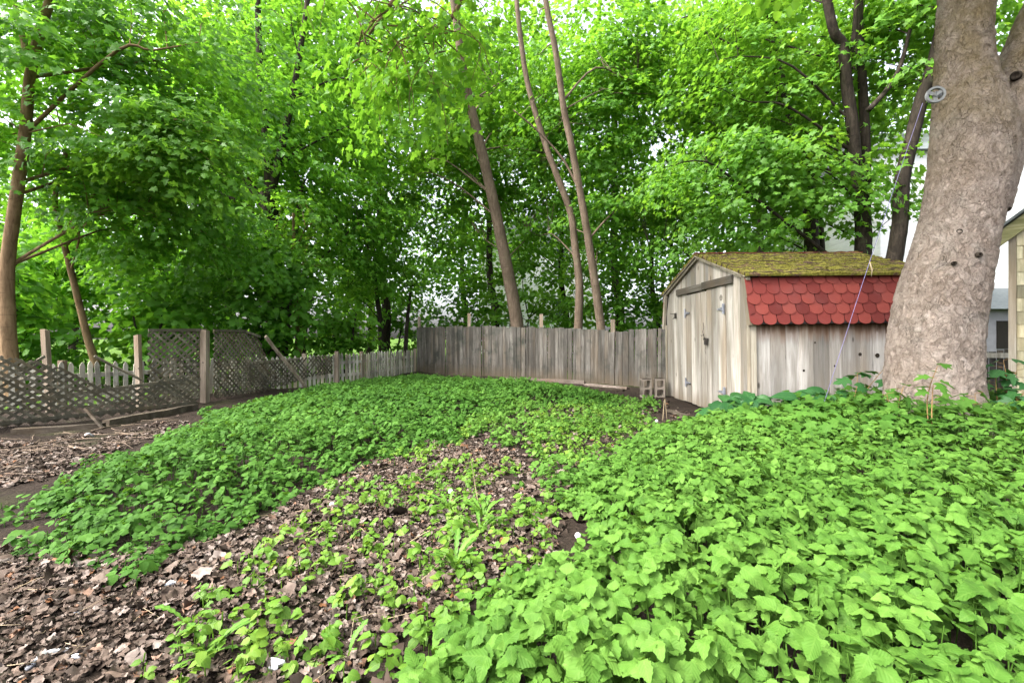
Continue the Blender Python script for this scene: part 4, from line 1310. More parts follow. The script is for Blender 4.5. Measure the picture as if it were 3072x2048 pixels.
def thick(rings, nu, nv, flare=True, seed=0):
    C = np.array([r[0] for r in rings]); R = np.array([r[1] for r in rings])
    s = np.concatenate([[0], np.cumsum(np.linalg.norm(np.diff(C, axis=0), axis=1))]); q = np.linspace(0, s[-1], nv)
    cc = np.array(smooth_path(C, 10)); ss = np.concatenate([[0], np.cumsum(np.linalg.norm(np.diff(cc, axis=0), axis=1))]); q = np.linspace(0, ss[-1], nv)
    Cq = np.stack([np.interp(q, ss, cc[:, k]) for k in range(3)], -1)
    rc = np.array(smooth_path(np.stack([R, R, R], -1), 10))[:, 0]; Rq = np.interp(q, ss, rc)
    a = np.linspace(0, 2 * math.pi, nu, endpoint=False)
    ca, sa = np.cos(a), np.sin(a)
    D = np.stack([ca, sa, np.zeros(nu)], -1)
    P = Cq[:, None] + 0 * D[None]
    lump = (noise3(np.stack([np.broadcast_to(ca * 1.6, (nv, nu)), np.broadcast_to(sa * 1.6, (nv, nu)), np.broadcast_to((Cq[:, 2] * .8)[:, None], (nv, nu))], -1) + seed, 71) - .5) * .16
    if flare:
        hz = np.clip(1 - (Cq[:, 2] + .1) / .75, 0, 1)[:, None]
        lump = lump + hz ** 2 * (.10 + .22 * np.maximum(0, np.sin(a * 5 + 1.0)[None]) ** 1.5)
    P = P + D[None] * (Rq[:, None] * (1 + lump))[..., None]
    I = np.arange(nu * nv).reshape(nv, nu); J = np.roll(I, -1, 1)
    f = np.stack([I[:-1], J[:-1], J[1:], I[1:]], -1).reshape(-1, 4)
    return P.reshape(-1, 3), f


YB = 5.35
ra = [ring_from(2640, 2975, 1330, YB), ring_from(2648, 2965, 1200, YB), ring_from(2658, 2958, 1100, YB), ring_from(2672, 2964, 980, YB), ring_from(2692, 2984, 850, YB), ring_from(2735, 3012, 700, YB), ring_from(2759, 3036, 600, YB), ring_from(2777, 3058, 497, YB),
      ring_from(2788, 3060, 400, YB), ring_from(2797, 3030, 300, YB), ring_from(2802, 2995, 210, YB), ring_from(2806, 2985, 120, YB), ring_from(2812, 2991, 0, YB), ring_from(2815, 2985, -200, YB), ring_from(2800, 2960, -500, YB), ring_from(2780, 2920, -900, YB)]
rb = [ring_from(2830, 3040, 640, YB - .02), ring_from(2880, 3080, 500, YB - .02), ring_from(2925, 3130, 380, YB - .02), ring_from(2958, 3190, 280, YB), ring_from(2981, 3225, 190, YB), ring_from(3018, 3262, 112, YB), ring_from(3058, 3310, 15, YB), ring_from(3120, 3390, -120, YB + .1), ring_from(3260, 3520, -400, YB + .2)]
base = np.array([TRUNK[0], TRUNK[1], 0])
big = empty('old_maple_tree', base, 'massive forked tree with flaky grey bark beside the shed', 'tree')
V1, f1 = thick(ra, 230, 620, True, 0); V2, f2 = thick(rb, 170, 330, False, 5)
link('trunk', npmesh('trunk', np.concatenate([V1, V2]) - base, [f1, f2 + len(V1)], M['big_bark']), big)
b = MB()
P = crown_pts([((3.6, 4.6, 10.0), (6.5, 5.6, 2.6), 330), ((-2.5, 6.5, 9.6), (3.5, 3.0, 2.0), 90)], 131, .40)
sdir = np.array([math.sin(SAZ) * math.cos(SEL), math.cos(SAZ) * math.cos(SEL), math.sin(SEL)])
rel = P - np.array([1.15, 1.2, .4]); dist = np.linalg.norm(np.cross(rel, sdir), axis=1)
P = P[dist > .5]            # a hole in the crown that lets one patch of sun through
over = np.concatenate([np.stack([rng.uniform(-3.0, -.5, 46), rng.uniform(6.3, 8.2, 46), rng.uniform(5.0, 6.6, 46)], -1), np.stack([rng.uniform(-2.3, -1.0, 12), rng.uniform(6.6, 7.4, 12), rng.uniform(4.3, 5.2, 12)], -1)])
tips = [(-2.2, 7.0, 5.9), (-1.2, 7.4, 6.1), (0.6, 5, 9.4), (1.5, 2.5, 9.6), (6, 1.5, 9.8), (3, 8, 9.6), (7.5, 7.5, 10), (-1.5, 4, 9.6)]
for tp in tips:
    st = ra[-1][0]; tp = np.array(tp); mid = st * .45 + tp * .55 + np.array([0, 0, 2.0 if tp[2] < 7 else 1.0])
    pp = smooth_path([st, mid, tp], 9); b.tube(pp, list(np.linspace(.17, .02, len(pp))), 8, cap=False, wob=.03)
for i in range(26):
    e = over[rng.integers(0, len(over))]; st = np.array(tips[rng.integers(0, 2)]) + rng.normal(0, .2, 3); mid = (st + e) / 2 + np.array([0, 0, .25]) + rng.normal(0, .12, 3)
    pp = smooth_path([st, mid, e, e + np.array([rng.normal(0, .1), rng.normal(0, .1), -rng.uniform(.2, .7)])], 4)
    b.tube(pp, list(np.linspace(.013, .003, len(pp))), 5, cap=False)
b.build('limb', M['bark_tan'], big, base, True)
L, N, D, S, R = sprays(P, np.array([3.6, 4.6, 8.5]), 24, .62, .19)
L2, N2, D2, S2, R2 = sprays(over, np.array([1.0, 7, 7]), 19, .42, .135, .6)
Va, Fa, Aa = cloud(L - base, N, D, S, R, LOD2); Vb, Fb, Ab = cloud(L2 - base, N2, D2, S2, np.clip(R2 + .1, 0, 1), LOD0)
link('crown', npmesh('crown', np.concatenate([Va, Vb]), Fa + [q + len(Va) for q in Fb], M['maple_mid'], {k: np.concatenate([Aa[k], Ab[k]]) for k in Aa}), big)
# knot holes on the trunk
for (px, py, r) in ((3048, 228, .035), (2935, 765, .02), (2862, 790, .016), (2878, 695, .02)):
    p = W(px, py, YB - .55); p[1] = YB
    ax = np.array([ring_from(px - 5, px + 5, py, YB)[0]])[0]
    cen = [r_ for r_ in (rb if px > 3000 else ra)]
    q = min(cen, key=lambda c: abs(c[0][2] - p[2]))
    view = W(px, py, 1.0) - np.array([0, 0, CH]); view /= np.linalg.norm(view); oc = np.array([0, 0, CH]) - np.array([q[0][0], q[0][1], 0]);
    # where the sight line meets the round trunk
    a2 = view[0] ** 2 + view[1] ** 2; b2 = 2 * (oc[0] * view[0] + oc[1] * view[1]); c2_ = oc[0] ** 2 + oc[1] ** 2 - q[1] ** 2
    disc = b2 * b2 - 4 * a2 * c2_
    if disc <= 0: continue
    hit = np.array([0, 0, CH]) + view * ((-b2 - math.sqrt(disc)) / (2 * a2)); nrm = hit - q[0]; nrm[2] = 0; nrm /= np.linalg.norm(nrm)
    k = MB(); k.lathe(hit - nrm * .01 - base, nrm, [(0, r * 1.5), (.035, r * 1.35), (.04, r), (.02, r * .8), (.01, r * .3)], 14)
    k.build('knot_hole', M['bark_dark'], big, None, True)

# ------------------------------------------------------------------ far trees, shrubs beyond the fences
g_far = 'sunlit trees far beyond the fences'
far = [(-22, 17, 7.5, 5.0, 'broad tree far left beyond the leftmost slender tree', 'maple_mid'), (-15, 24, 8.0, 5.0, 'tall tree far behind the slumped lattice', 'maple_mid'), (-8.5, 27, 7.0, 4.6, 'far tree behind the dark many stemmed maple', 'maple_light'),
       (-3.2, 30, 8.6, 4.6, 'far tree seen past the bare pickets', 'maple_light'), (3.0, 27, 8.4, 4.4, 'far tree between the leaning maple and the tallest slim maple', 'maple_light'), (9.0, 29, 9.0, 4.8, 'far tree behind the plank fence by the shed corner', 'maple_light'),
       (15.5, 26, 9.5, 4.8, 'far tree high behind the shed gable', 'maple_light'), (21, 24, 11, 4.6, 'far tree rising beside the white sided house', 'maple_light'), (30, 34, 9, 5.5, 'far tree at the right edge behind the white sided house', 'maple_mid'),
       (-29, 30, 9, 6.5, 'most distant broad tree at the far left', 'maple_mid'),
       (-1.0, 22, 13.6, 4.6, 'tall tree high behind the leaning grey trunked maple', 'maple_light'), (4.8, 21, 13.4, 4.7, 'tall tree high behind the tallest slim maple', 'maple_light'), (-9.4, 20, 14.2, 4.2, 'tall tree high behind the dark many stemmed maple', 'maple_mid'), (-12, 19, 11.8, 4.6, 'tall tree high behind the leftmost slender tree', 'maple_mid'), (-6.0, 21, 13.2, 4.4, 'tall tree high above the bare pickets', 'maple_mid'), (11.0, 20, 12.8, 4.5, 'tall tree high behind the twin stemmed maple', 'maple_light')]
for i, (fx, fy, fz, fr, lab, lm) in enumerate(far):
    tree(lab, [([(fx, fy, -.1), (fx + .2, fy, 2.5), (fx - .1, fy, 5), (fx, fy, fz + 2)], .28, .10)], [((fx, fy, fz), (fr, fr * .7, fr * 1.05), 165), ((fx - fr * .3, fy - .6, fz - fr * .75), (fr * .7, fr * .5, fr * .35), 28)], M[lm], M['bark_dark'], .21, 32, .85, LOD2, 200 + i * 3, 12, 26, .44, g_far, n=7)
g_bush = 'shrubs beyond the fences'
bush = [(-13.5, 13, 'dense dark shrub behind the leftmost slender tree', 'maple_dark', 2.0), (-10.5, 14.5, 'dark shrub behind the left pickets', 'maple_dark', 1.7), (-8.8, 19, 'shrub behind the tall lattice panels', 'maple_mid', 2.0), (-1.8, 20, 'shrub over the left end of the plank fence', 'maple_mid', 1.9),
        (.4, 19.0, 'pale young maple clump right behind the leaning grey trunk', 'maple_light', 2.3), (3.9, 18.0, 'pale young maple clump right of the tallest slim trunk', 'maple_light', 2.2), (7.4, 17.0, 'pale young maple clump over the shed gable peak', 'maple_light', 2.3), (2.4, 20.5, 'pale shrub between the slim maples and the leaning maple', 'maple_light', 1.9), (5.6, 18, 'pale shrub over the plank fence left of the shed', 'maple_light', 1.8), (9.5, 19, 'pale shrub behind the shed gable', 'maple_light', 2.1), (-5.6, 22, 'shrub beyond the bare pickets', 'maple_light', 2.0),
        (-18, 16, 'dark thicket shrub at the left edge beyond the pickets', 'maple_dark', 2.8), (-12.5, 19, 'tall shrub far behind the sapling at left', 'maple_mid', 2.6), (-15.5, 20, 'mid green shrub far behind the leaning post', 'maple_mid', 2.6), (-9.4, 11.9, 'low dark shrub just behind the left pickets', 'maple_dark', 1.6), (-7.0, 13.4, 'dark shrub behind the curved lattice top', 'maple_dark', 1.3), (-11.6, 10.4, 'dark shrub just left of the leaning post', 'maple_dark', 1.7), (-5.3, 14.6, 'shrub close behind the bare pickets', 'maple_mid', 1.0), (-14.0, 11.2, 'dark shrub left of the slender tree beyond the pickets', 'maple_dark', 2.2), (-17.5, 13.2, 'big dark shrub furthest left beyond the pickets', 'maple_dark', 2.6), (13.0, 20, 'shrub between the shed roof and the white sided house', 'maple_light', 2.0)]
for i, (fx, fy, lab, lm, fr) in enumerate(bush):
    tree(lab, [([(fx, fy, -.1), (fx + .1, fy, .8), (fx + .3, fy, 2.0)], .06, .03), ([(fx, fy, -.1), (fx - .3, fy, .8), (fx - .5, fy, 1.8)], .05, .02)], [((fx, fy, .35 + fr * .95), (fr, 1.0, fr * 1.15), int((30 if lm == 'maple_light' else 40) * fr))], M[lm], M['bark_dark'], .18, 22, .5, LOD2, 300 + i * 3, 8, 20, .38, g_bush, 'leafy_shrub', 'shrub', 6)

# ------------------------------------------------------------------ buildings
def house(name, label, cat, x0, x1, y0, y1, h, rh, wallm, roofm, axis='x', windows=()):
    o3 = ((x0 + x1) / 2, y0, 0); o = empty(name, o3, label, cat)
    b = MB(); b.box((x0, y0, -.1), (x1, y1, h)); w = b.build('wall', wallm, o, o3)
    b = MB(); e = .3
    if axis == 'x':
        ym = (y0 + y1) / 2
        vs = [(x0 - e, y0 - e, h + .003), (x1 + e, y0 - e, h + .003), (x1 + e, y1 + e, h + .003), (x0 - e, y1 + e, h + .003), (x0 - e, ym, h + rh), (x1 + e, ym, h + rh)]
        fs = [(3, 2, 1, 0), (0, 1, 5, 4), (2, 3, 4, 5), (0, 4, 3), (1, 2, 5)]
    else:
        xm = (x0 + x1) / 2
        vs = [(x0 - e, y0 - e, h + .003), (x1 + e, y0 - e, h + .003), (x1 + e, y1 + e, h + .003), (x0 - e, y1 + e, h + .003), (xm, y0 - e, h + rh), (xm, y1 + e, h + rh)]
        fs = [(3, 2, 1, 0), (0, 1, 4), (2, 3, 5), (1, 2, 5, 4), (3, 0, 4, 5)]
    b.add(vs, fs); b.build('roof', roofm, o, o3)
    for (wx, wz, ww, wh) in windows:
        b = MB(); t = .07
        for lo, hi in (((wx, wz), (wx + t, wz + wh)), ((wx + ww - t, wz), (wx + ww, wz + wh)), ((wx + t, wz), (wx + ww - t, wz + t)), ((wx + t, wz + wh - t), (wx + ww - t, wz + wh)), ((wx + ww / 2 - .02, wz + t), (wx + ww / 2 + .02, wz + wh - t)), ((wx + t, wz + wh / 2 - .025), (wx + ww - t, wz + wh / 2 + .025))):
            b.box((lo[0], y0 - .04, lo[1]), (hi[0], y0 - .002, hi[1]))
        f = b.build('window', M['white_paint'], o, o3)
        b = MB(); b.box((wx + t, y0 - .012, wz + t), (wx + ww - t, y0 - .003, wz + wh - t)); b.build('pane', M['glass'], f, o3)
    return o


house('house', 'white sided house right of the forked tree, beyond the low garage', 'house', 16.2, 30, 20, 28, 9.4, 2.6, M['white_siding'], M['asphalt_roof'], 'x', ((24.5, 3.6, 1.1, 1.7), (19.0, 3.8, .9, 1.5)))
house('house', 'pale house hidden behind the leaves of the leaning maple', 'house', -2.5, 6.5, 34, 42, 8.2, 2.5, M['white_siding'], M['asphalt_roof'], 'y', ((-.4, 7.0 - .9, 1.1, 1.8), (3.2, 6.1, 1.1, 1.8), (-.4, 2.4, 1.1, 1.8), (3.2, 2.4, 1.1, 1.8)))
gar = house('garage', 'low grey block garage with shingled roof right of the forked tree', 'garage', 13.6, 19, 14, 18.5, 2.1, .9, M['grey_block'], M['asphalt_roof'], 'x', ())
b = MB(); b.box((14.9, 13.97, .9), (15.35, 13.995, 1.75)); f = b.build('window', M['darkroom'], gar, (16.3, 14, 0))

# shingled outbuilding at the right edge, gable towards the yard
X0, Y0 = 7.12, 6.5
out = empty('outbuilding', (X0, Y0, 0), 'cream shingled outbuilding with mossy eave at the right edge', 'outbuilding', None, -math.radians(47))
M['cream'] = wood_mat('cream_shingles', (.34, .31, .20), (.50, .46, .31), (.62, .57, .40), 2, 0, mold=.35)
M['eave'] = wood_mat('mossy_eave_board', (.12, .13, .05), (.26, .25, .12), (.42, .40, .26), 0, 0, mold=.3)
b = MB()
z = -.05; row = 0
while z < 4.2:
    hh = .185
    x = X0 + .06 - (row % 2) * .08
    while x < 10.2:
        w = random.uniform(.10, .2); xx = max(x, X0 + .06)
        zt = z + hh + .02
        if zt < 2.70 + (xx - X0) * .95 and x + w > X0 + .08:
            b.hexa([(xx, -.022 + Y0, z), (x + w - .003, -.022 + Y0, z), (x + w - .003, Y0, z), (xx, Y0, z), (xx, -.006 + Y0, zt), (x + w - .003, -.006 + Y0, zt), (x + w - .003, Y0, zt), (xx, Y0, zt)])
        x += w
    z += hh; row += 1
b.build('shingle_wall', M['cream'], out, (X0, Y0, 0))
b = MB(); b.add([(X0, Y0, -.1), (10.2, Y0, -.1), (10.2, Y0, 4.3), (8.7, Y0, 4.3), (X0, Y0, 2.75), (X0, Y0 + 1.2, -.1), (10.2, Y0 + 1.2, -.1), (10.2, Y0 + 1.2, 4.3), (8.7, Y0 + 1.2, 4.3), (X0, Y0 + 1.2, 2.75)],
                [(0, 1, 2, 3, 4), (9, 8, 7, 6, 5), (0, 4, 9, 5), (4, 3, 8, 9), (1, 6, 7, 2), (3, 2, 7, 8), (0, 5, 6, 1)]); b.build('wall_core', M['cream'], out, (X0, Y0, 0))
b = MB(); b.box((X0 - .02, Y0 - .04, -.05), (X0 + .055, Y0 + .06, 2.66)); b.build('corner_board', M['shed_trim'], out, (X0, Y0, 0))
b = MB(); b.hexa([(X0 - .16, Y0 - .1, 2.50), (8.8, Y0 - .1, 4.10), (8.8, Y0 - .04, 4.10), (X0 - .16, Y0 - .04, 2.50), (X0 - .16, Y0 - .1, 2.72), (8.8, Y0 - .1, 4.32), (8.8, Y0 - .04, 4.32), (X0 - .16, Y0 - .04, 2.72)]); b.build('rake_board', M['eave'], out, (X0, Y0, 0))
b = MB(); b.hexa([(X0 - .2, Y0 - .16, 2.71), (8.8, Y0 - .16, 4.34), (8.8, Y0 + 1.2, 4.34), (X0 - .2, Y0 + 1.2, 2.71), (X0 - .2, Y0 - .16, 2.75), (8.8, Y0 - .16, 4.38), (8.8, Y0 + 1.2, 4.38), (X0 - .2, Y0 + 1.2, 2.75)]); b.build('roof', M['asphalt_roof'], out, (X0, Y0, 0))

# dark plank fence between the shed and the outbuilding
df = empty('plank_fence', (8.5, 8.6, 0), 'short dark fence right of the forked tree, low between the buildings', 'fence')
b = MB()
x = 6.4
while x < 10:
    w = random.uniform(.08, .12); b.box((x, 8.6, -.05), (x + w, 8.62, 1.0 + random.uniform(-.03, .03))); x += w + .03
b.build('plank_panel', M['fence_wood'], df, (8.5, 8.6, 0))
b = MB(); b.box((6.4, 8.555, .86), (10, 8.597, .95)); b.build('rail', M['picket'], df, (8.5, 8.6, 0))

# ------------------------------------------------------------------ small things
# pulley on the trunk
pc = W(2806, 285, 4.98)
pu = empty('clothesline_pulley', pc, 'grey wheel pulley hooked into the forked trunk', 'pulley')
ax = np.array([-.35, -1, .0]); ax /= np.linalg.norm(ax)
b = MB(); R_ = .088
d_, u_, v_ = frame(ax)
outer = []; n = 28
prof_ = [(-.016, R_), (-.006, R_ - .012), (.006, R_ - .012), (.016, R_), (.016, R_ - .022), (-.016, R_ - .022)]
for (o_, rr) in prof_:
    for k in range(n):
        a = 2 * math.pi * k / n; outer.append(d_ * o_ + (u_ * math.cos(a) + v_ * math.sin(a)) * rr)
fs = []
for i in range(6):
    for k in range(n):
        i2, k2 = (i + 1) % 6, (k + 1) % n
        fs.append((i * n + k, i * n + k2, i2 * n + k2, i2 * n + k))
b.add(outer, fs)
for k in range(3):
    a = 2 * math.pi * k / 3 + .5; dr_ = u_ * math.cos(a) + v_ * math.sin(a)
    b.beam(dr_ * .012, dr_ * (R_ - .016), .036, .012, up=d_)
b.lathe(-d_ * .02, d_, [(0, .022), (.04, .022)], 12)
b.build('wheel', M['cast'], pu, None, False)
b = MB(); b.beam(-d_ * -.024 + np.array([-.01, 0, .01]), np.array([.13, .06, .02]) + d_ * .024, .006, .036); b.beam(np.array([-.01, 0, .01]) - d_ * .024, np.array([.13, .06, .02]) - d_ * .024, .006, .036)
b.tube([(.12, .05, .02), (.20, .12, .01)], [.008, .006], 6); b.build('bracket', M['cast'], pu)
# cord
ca, cb = W(2768, 310, 5.0), W(2470, 1215, 5.6)
cb[2] = max(cb[2], .35)
o = empty('clothesline', (ca + cb) / 2, 'thin violet cord slanting down from the pulley past the red shingles', 'cord')
pts = []
for q in np.linspace(0, 1, 26):
    p = ca + (cb - ca) * q; p = p + np.array([-.05, 0, -.10]) * math.sin(q * math.pi) * .6
    pts.append(p - (ca + cb) / 2)
b = MB(); b.tube(pts, [.003] * 26, 5); b.build('strand', M['cord'], o, None, True)
b = MB(); b.tube([pts[12], pts[12] + np.array([.03, 0, -.09]), pts[12] + np.array([.02, 0, -.17])], [.006, .008, .003], 5); b.build('frayed_end', M['straw'], o, None, True)

# saplings with big leaves
def big_leaf_plant(name, label, base, stalks, size, nleaf, m, group=None, tm=LOD0):
    base = np.array(base, float); o = empty(name, base, label, 'plant', group)
    b = MB(); P = []; N = []; D = []
    for tip in stalks:
        tip = np.array(tip, float); mid = tip * .55 + np.array([rng.normal(0, .03), rng.normal(0, .03), .06])
        b.tube(smooth_path([np.zeros(3), mid, tip], 5), list(np.linspace(.007, .003, 11)), 5, cap=False)
        for k in range(nleaf):
            a = 2 * math.pi * k / nleaf + rng.normal(0, .4); q = rng.uniform(.3, 1.0)
            at = tip * (1 - .25 * (k / nleaf)); out_ = np.array([math.cos(a), math.sin(a), .25]); l = at + out_ * size * .45
            b.tube([at, l], [.0025, .002], 4, cap=False)
            P.append(l); N.append(np.array([math.cos(a) * .25, math.sin(a) * .25 - .3, 1]) + rng.normal(0, .2, 3)); D.append(np.array([math.cos(a), math.sin(a), -.25]))
    b.build('stem', M['stem_red'], o, None, True)
    n = len(P)
    V, Fs, A = cloud(np.array(P), np.array(N), np.array(D), size * rng.uniform(.8, 1.2, n), rng.uniform(.2, .9, n), tm)
    link('foliage', npmesh('foliage', V, Fs, m, A), o)
    return o


gs = 'maple seedlings round the forked tree'
sp = [('big leaved sapling leaning in front of the shed side wall', W(2525, 1215, 5.9), [W(2572, 1120, 5.9), W(2650, 1108, 5.9)], .17, 4, 'broad'),
      ('maple seedling at the front of the forked trunk', W(2798, 1225, 4.45), [W(2812, 1100, 4.45), W(2800, 1150, 4.5)], .13, 4, 'elder2'),
      ('maple seedling at the left root of the forked trunk', W(2690, 1230, 4.9), [W(2710, 1160, 4.9), W(2660, 1180, 4.9)], .14, 4, 'elder2'),
      ('tall dark seedling between the forked trunk and the outbuilding', W(3000, 1230, 5.2), [W(3010, 1080, 5.2), W(2985, 1130, 5.2), W(3050, 1110, 5.2)], .17, 5, 'broad'),
      ('low dark seedling below the cream outbuilding wall', W(3045, 1250, 4.9), [W(3050, 1190, 4.9), W(3010, 1210, 4.9), W(3080, 1170, 4.9)], .17, 5, 'broad'),
      ('seedling on the right root of the forked trunk', W(2905, 1235, 4.6), [W(2925, 1180, 4.6), W(2890, 1200, 4.6)], .15, 4, 'elder2')]
for lab, bs, tips_, sz_, nl_, mm in sp:
    bs = bs.copy(); bs[2] = float(gz(bs[0], bs[1])) - .02
    big_leaf_plant('maple_seedling', lab, bs, [t_ - bs for t_ in tips_], sz_, nl_, M[mm], gs)
# broad leaved weeds along the shed foot
BL = [leaflet(8, .3, .45, .03, .30, .8, .1, 5), leaflet(8, .1, .6, .03, .33, .8, .2, 6)]
gb = 'broad leaved weeds along the shed wall'
for i, (px, Yd, lab) in enumerate(((2175, 6.0, 'dark broad leaved weed at the near corner of the shed'), (2260, 5.9, 'dark broad leaved weed right of the shed corner'), (2335, 5.95, 'dark weed below the left half of the shed side wall'), (2410, 5.9, 'dark weed below the middle of the shed side wall'), (2485, 5.9, 'dark weed below the slanting cord'))):
    bs = W(px, 1200, Yd); bs[2] = float(gz(bs[0], bs[1]))
    o = empty('broadleaf_weed', bs, lab, 'plant', gb)
    n = 26; a = rng.uniform(0, 6.28, n); q = rng.uniform(.02, .16, n)
    Pn = np.stack([np.cos(a) * q, np.sin(a) * q, rng.uniform(.12, .46, n)], -1)
    V, Fs, A = cloud(Pn, np.stack([np.cos(a) * -.2, np.sin(a) * -.2 - .45, np.full(n, .8)], -1) + rng.normal(0, .2, (n, 3)), np.stack([np.cos(a), np.sin(a), rng.uniform(-.1, .7, n)], -1), rng.uniform(.18, .30, n), rng.uniform(0, 1, n), BL)
    link('foliage', npmesh('foliage', V, Fs, M['broad'], A), o)
    b = MB()
    for p in Pn[:14]: b.tube([(0, 0, 0), p * .6 + np.array([0, 0, .05]), p], [.006, .005, .003], 5, cap=False)
    b.build('stem', M['stem'], o, None, True)


# dandelion rosettes
def toothed(seed):
    r = np.random.default_rng(seed); v = []; f = []; n = 12
    for i in range(n + 1):
        s = i / n
        w = .09 * (s ** .6) * (1.0 if i % 2 else .5) * (1.25 if s > .6 else 1) * (0 if i == n else 1) + .006
        for g in (-1, 0, 1): v.append((s - (.03 * abs(g) if i % 2 else 0), g * w, .25 * abs(g * w) + .55 * s - .62 * s * s))
    for i in range(n):
        a = i * 3; f += [(a, a + 3, a + 4, a + 1), (a + 1, a + 4, a + 5, a + 2)]
    return np.array(v), np.array(f)


DND = [toothed(1), toothed(2)]
gd = 'dandelion plants on the path'
M['dandelion'] = leaf_mat('dandelion_leaf', (.045, .12, .014), (.08, .20, .024), (.13, .28, .04), .33, 1.2, .5, .25, .5, 1)
for lab, p, s, n in (('upright toothed dandelion nearest the tall bed', GP(1365, 1715), .21, 13), ('upright toothed dandelion further up the path', GP(1440, 1605), .19, 15), ('dandelion clump at the bottom edge among dead leaves', GP(620, 1995), .16, 11),
                     ('narrow upright dock leaf left of the clump at the bottom edge', GP(570, 1905), .17, 3), ('small dandelion on the litter at the bottom centre', GP(1040, 1985), .14, 9), ('dandelion at the middle of the path by the dry stalk', GP(1345, 1530), .18, 10), ('pale dandelion on the path edge left of centre', GP(1450, 1560), .2, 10)):
    p[2] = float(gz(p[0], p[1])); o = empty('dandelion_plant', p, lab, 'plant', gd)
    a = rng.uniform(0, 6.28, n); up = rng.uniform(.5, 1.5, n)
    Dd = np.stack([np.cos(a), np.sin(a), up], -1); Nn = np.stack([-np.cos(a) * up, -np.sin(a) * up, np.ones(n)], -1)
    V, Fs, A = cloud(np.zeros((n, 3)) + np.stack([np.cos(a), np.sin(a), 0 * a], -1) * .01, Nn, Dd, s * rng.uniform(.7, 1.1, n), rng.uniform(.2, 1, n), DND)
    link('rosette', npmesh('rosette', V, Fs, M['dandelion'], A), o)
gh = 'dandelion seed heads'
for lab, px, py, Yd in (('white dandelion clock at the edge of the tall bed nearest the shed doors', 1970, 1262, 6.0), ('small dandelion clock low in the tall bed in front of the shed', 2032, 1303, 5.0), ('dandelion clock on a thin stalk beside the path', 1734, 1606, 2.75), ('dandelion clock right of the bent straw', 2015, 1275, 5.7), ('lone dandelion clock over the bare soil of the path', 1352, 1473, 3.4)):
    p = W(px, py, Yd); bz = float(gz(p[0], p[1])); o = empty('dandelion_clock', (p[0], p[1], bz), lab, 'flower', gh)
    b = MB(); b.tube([(0, 0, 0), (.01, 0, (p[2] - bz) * .5), (0, 0, p[2] - bz)], [.003, .0025, .002], 5); b.build('stalk', M['stem'], o, None, True)
    n = 240; d = nrmz(rng.normal(0, 1, (n, 3)))
    V, Fs, A = cloud(np.array([0, 0, p[2] - bz]) + d * .017, d, nrmz(np.cross(d, rng.normal(0, 1, (n, 3)))), np.full(n, .011), rng.uniform(0, 1, n), LOD2)
    link('seed_head', npmesh('seed_head', V, Fs, M['fluff'], A), o)


# dry stalks
def stalk(label, pts, r, m='straw', name='dry_stalk'):
    pts = [np.array(p, float) for p in pts]; o = empty(name, pts[0], label, 'stalk', 'dry stalks on the path')
    pp = smooth_path(pts, 6); b = MB(); b.tube([p - pts[0] for p in pp], list(np.linspace(r, r * .55, len(pp))), 5); b.build('stem', M[m], o, None, True)
    return o


stalk('tall thin yellow stalk standing in the middle of the path', [GP(1440, 1545), W(1425, 1450, 3.25), W(1410, 1358, 3.2)], .004)
stalk('bent white straw standing like a narrow peak near the shed doors', [W(1988, 1262, 6.6), W(1993, 1204, 6.6), W(1996, 1206, 6.6), W(2001, 1260, 6.6)], .006)
stalk('pale stem arching over the dead leaves beside the toothed dandelion', [GP(1230, 1640) + [0, 0, .03], GP(1290, 1620) + [0, 0, .06], GP(1370, 1605) + [0, 0, .07]], .0045)
stalk('pale curved stem looping below the arching one', [GP(1235, 1650) + [0, 0, .03], GP(1290, 1668) + [0, 0, .03], GP(1360, 1640) + [0, 0, .05]], .004)
stalk('pale bent stem running into the tall bed', [GP(1190, 1792) + [0, 0, .03], GP(1270, 1765) + [0, 0, .05], GP(1340, 1695) + [0, 0, .06]], .004)
stalk('pale green grass stem lying across the tall bed', [W(2180, 1418, 3.3), W(2230, 1414, 3.3), W(2290, 1432, 3.3)], .004, 'fluff')

# scraps and litter on the left
gsx = 'white scraps among the dead leaves'


def scrap(label, a, c, w):
    a = np.array(a, float); c = np.array(c, float); mid = (a + c) / 2
    o = empty('white_scrap', mid, label, 'scrap', gsx); b = MB(); d = c - a; ln = np.linalg.norm(d); d /= ln; s = np.cross(d, [0, 0, 1]); n = 7; vs = []
    for i in range(n + 1):
        t = i / n; p = a + (c - a) * t - mid + np.array([0, 0, .02 + .02 * math.sin(t * 5)]); ww = w * (.35 + .65 * math.sin(math.pi * min(max(t, .05), .95)) ** .5) * random.uniform(.8, 1.15)
        for sx, zz in ((-1, .014), (-1, 0), (1, 0), (1, .014 + .006 * (i % 2))): vs.append(p + s * sx * ww / 2 + np.array([0, 0, zz]))
    fs = [(3, 2, 1, 0), tuple(4 * n + k for k in range(4))]
    for i in range(n):
        for k in range(4): fs.append((4 * i + k, 4 * i + (k + 1) % 4, 4 * i + 4 + (k + 1) % 4, 4 * i + 4 + k))
    b.add(vs, fs); b.build('strip', M['plastic'], o, None, True)


scrap('longest white plastic strip near the bottom left corner', GP(75, 2030), GP(262, 1940), .035)
scrap('white splinter just right of the longest strip', GP(190, 2018), GP(288, 1985), .03)
scrap('white shard alone on the litter right of the others', GP(487, 1782), GP(562, 1762), .028)
scrap('grey white chip of bark above the longest strip', GP(205, 1872), GP(275, 1852), .045)
scrap('white chip on the path near the left bed', GP(985, 1530), GP(1018, 1526), .04)
scrap('crumpled white paper scrap at the bottom edge', GP(818, 2030), GP(855, 2000), .06)
scrap('small white flake on the soil under the slumped lattice', GP(255, 1312), GP(282, 1308), .05)


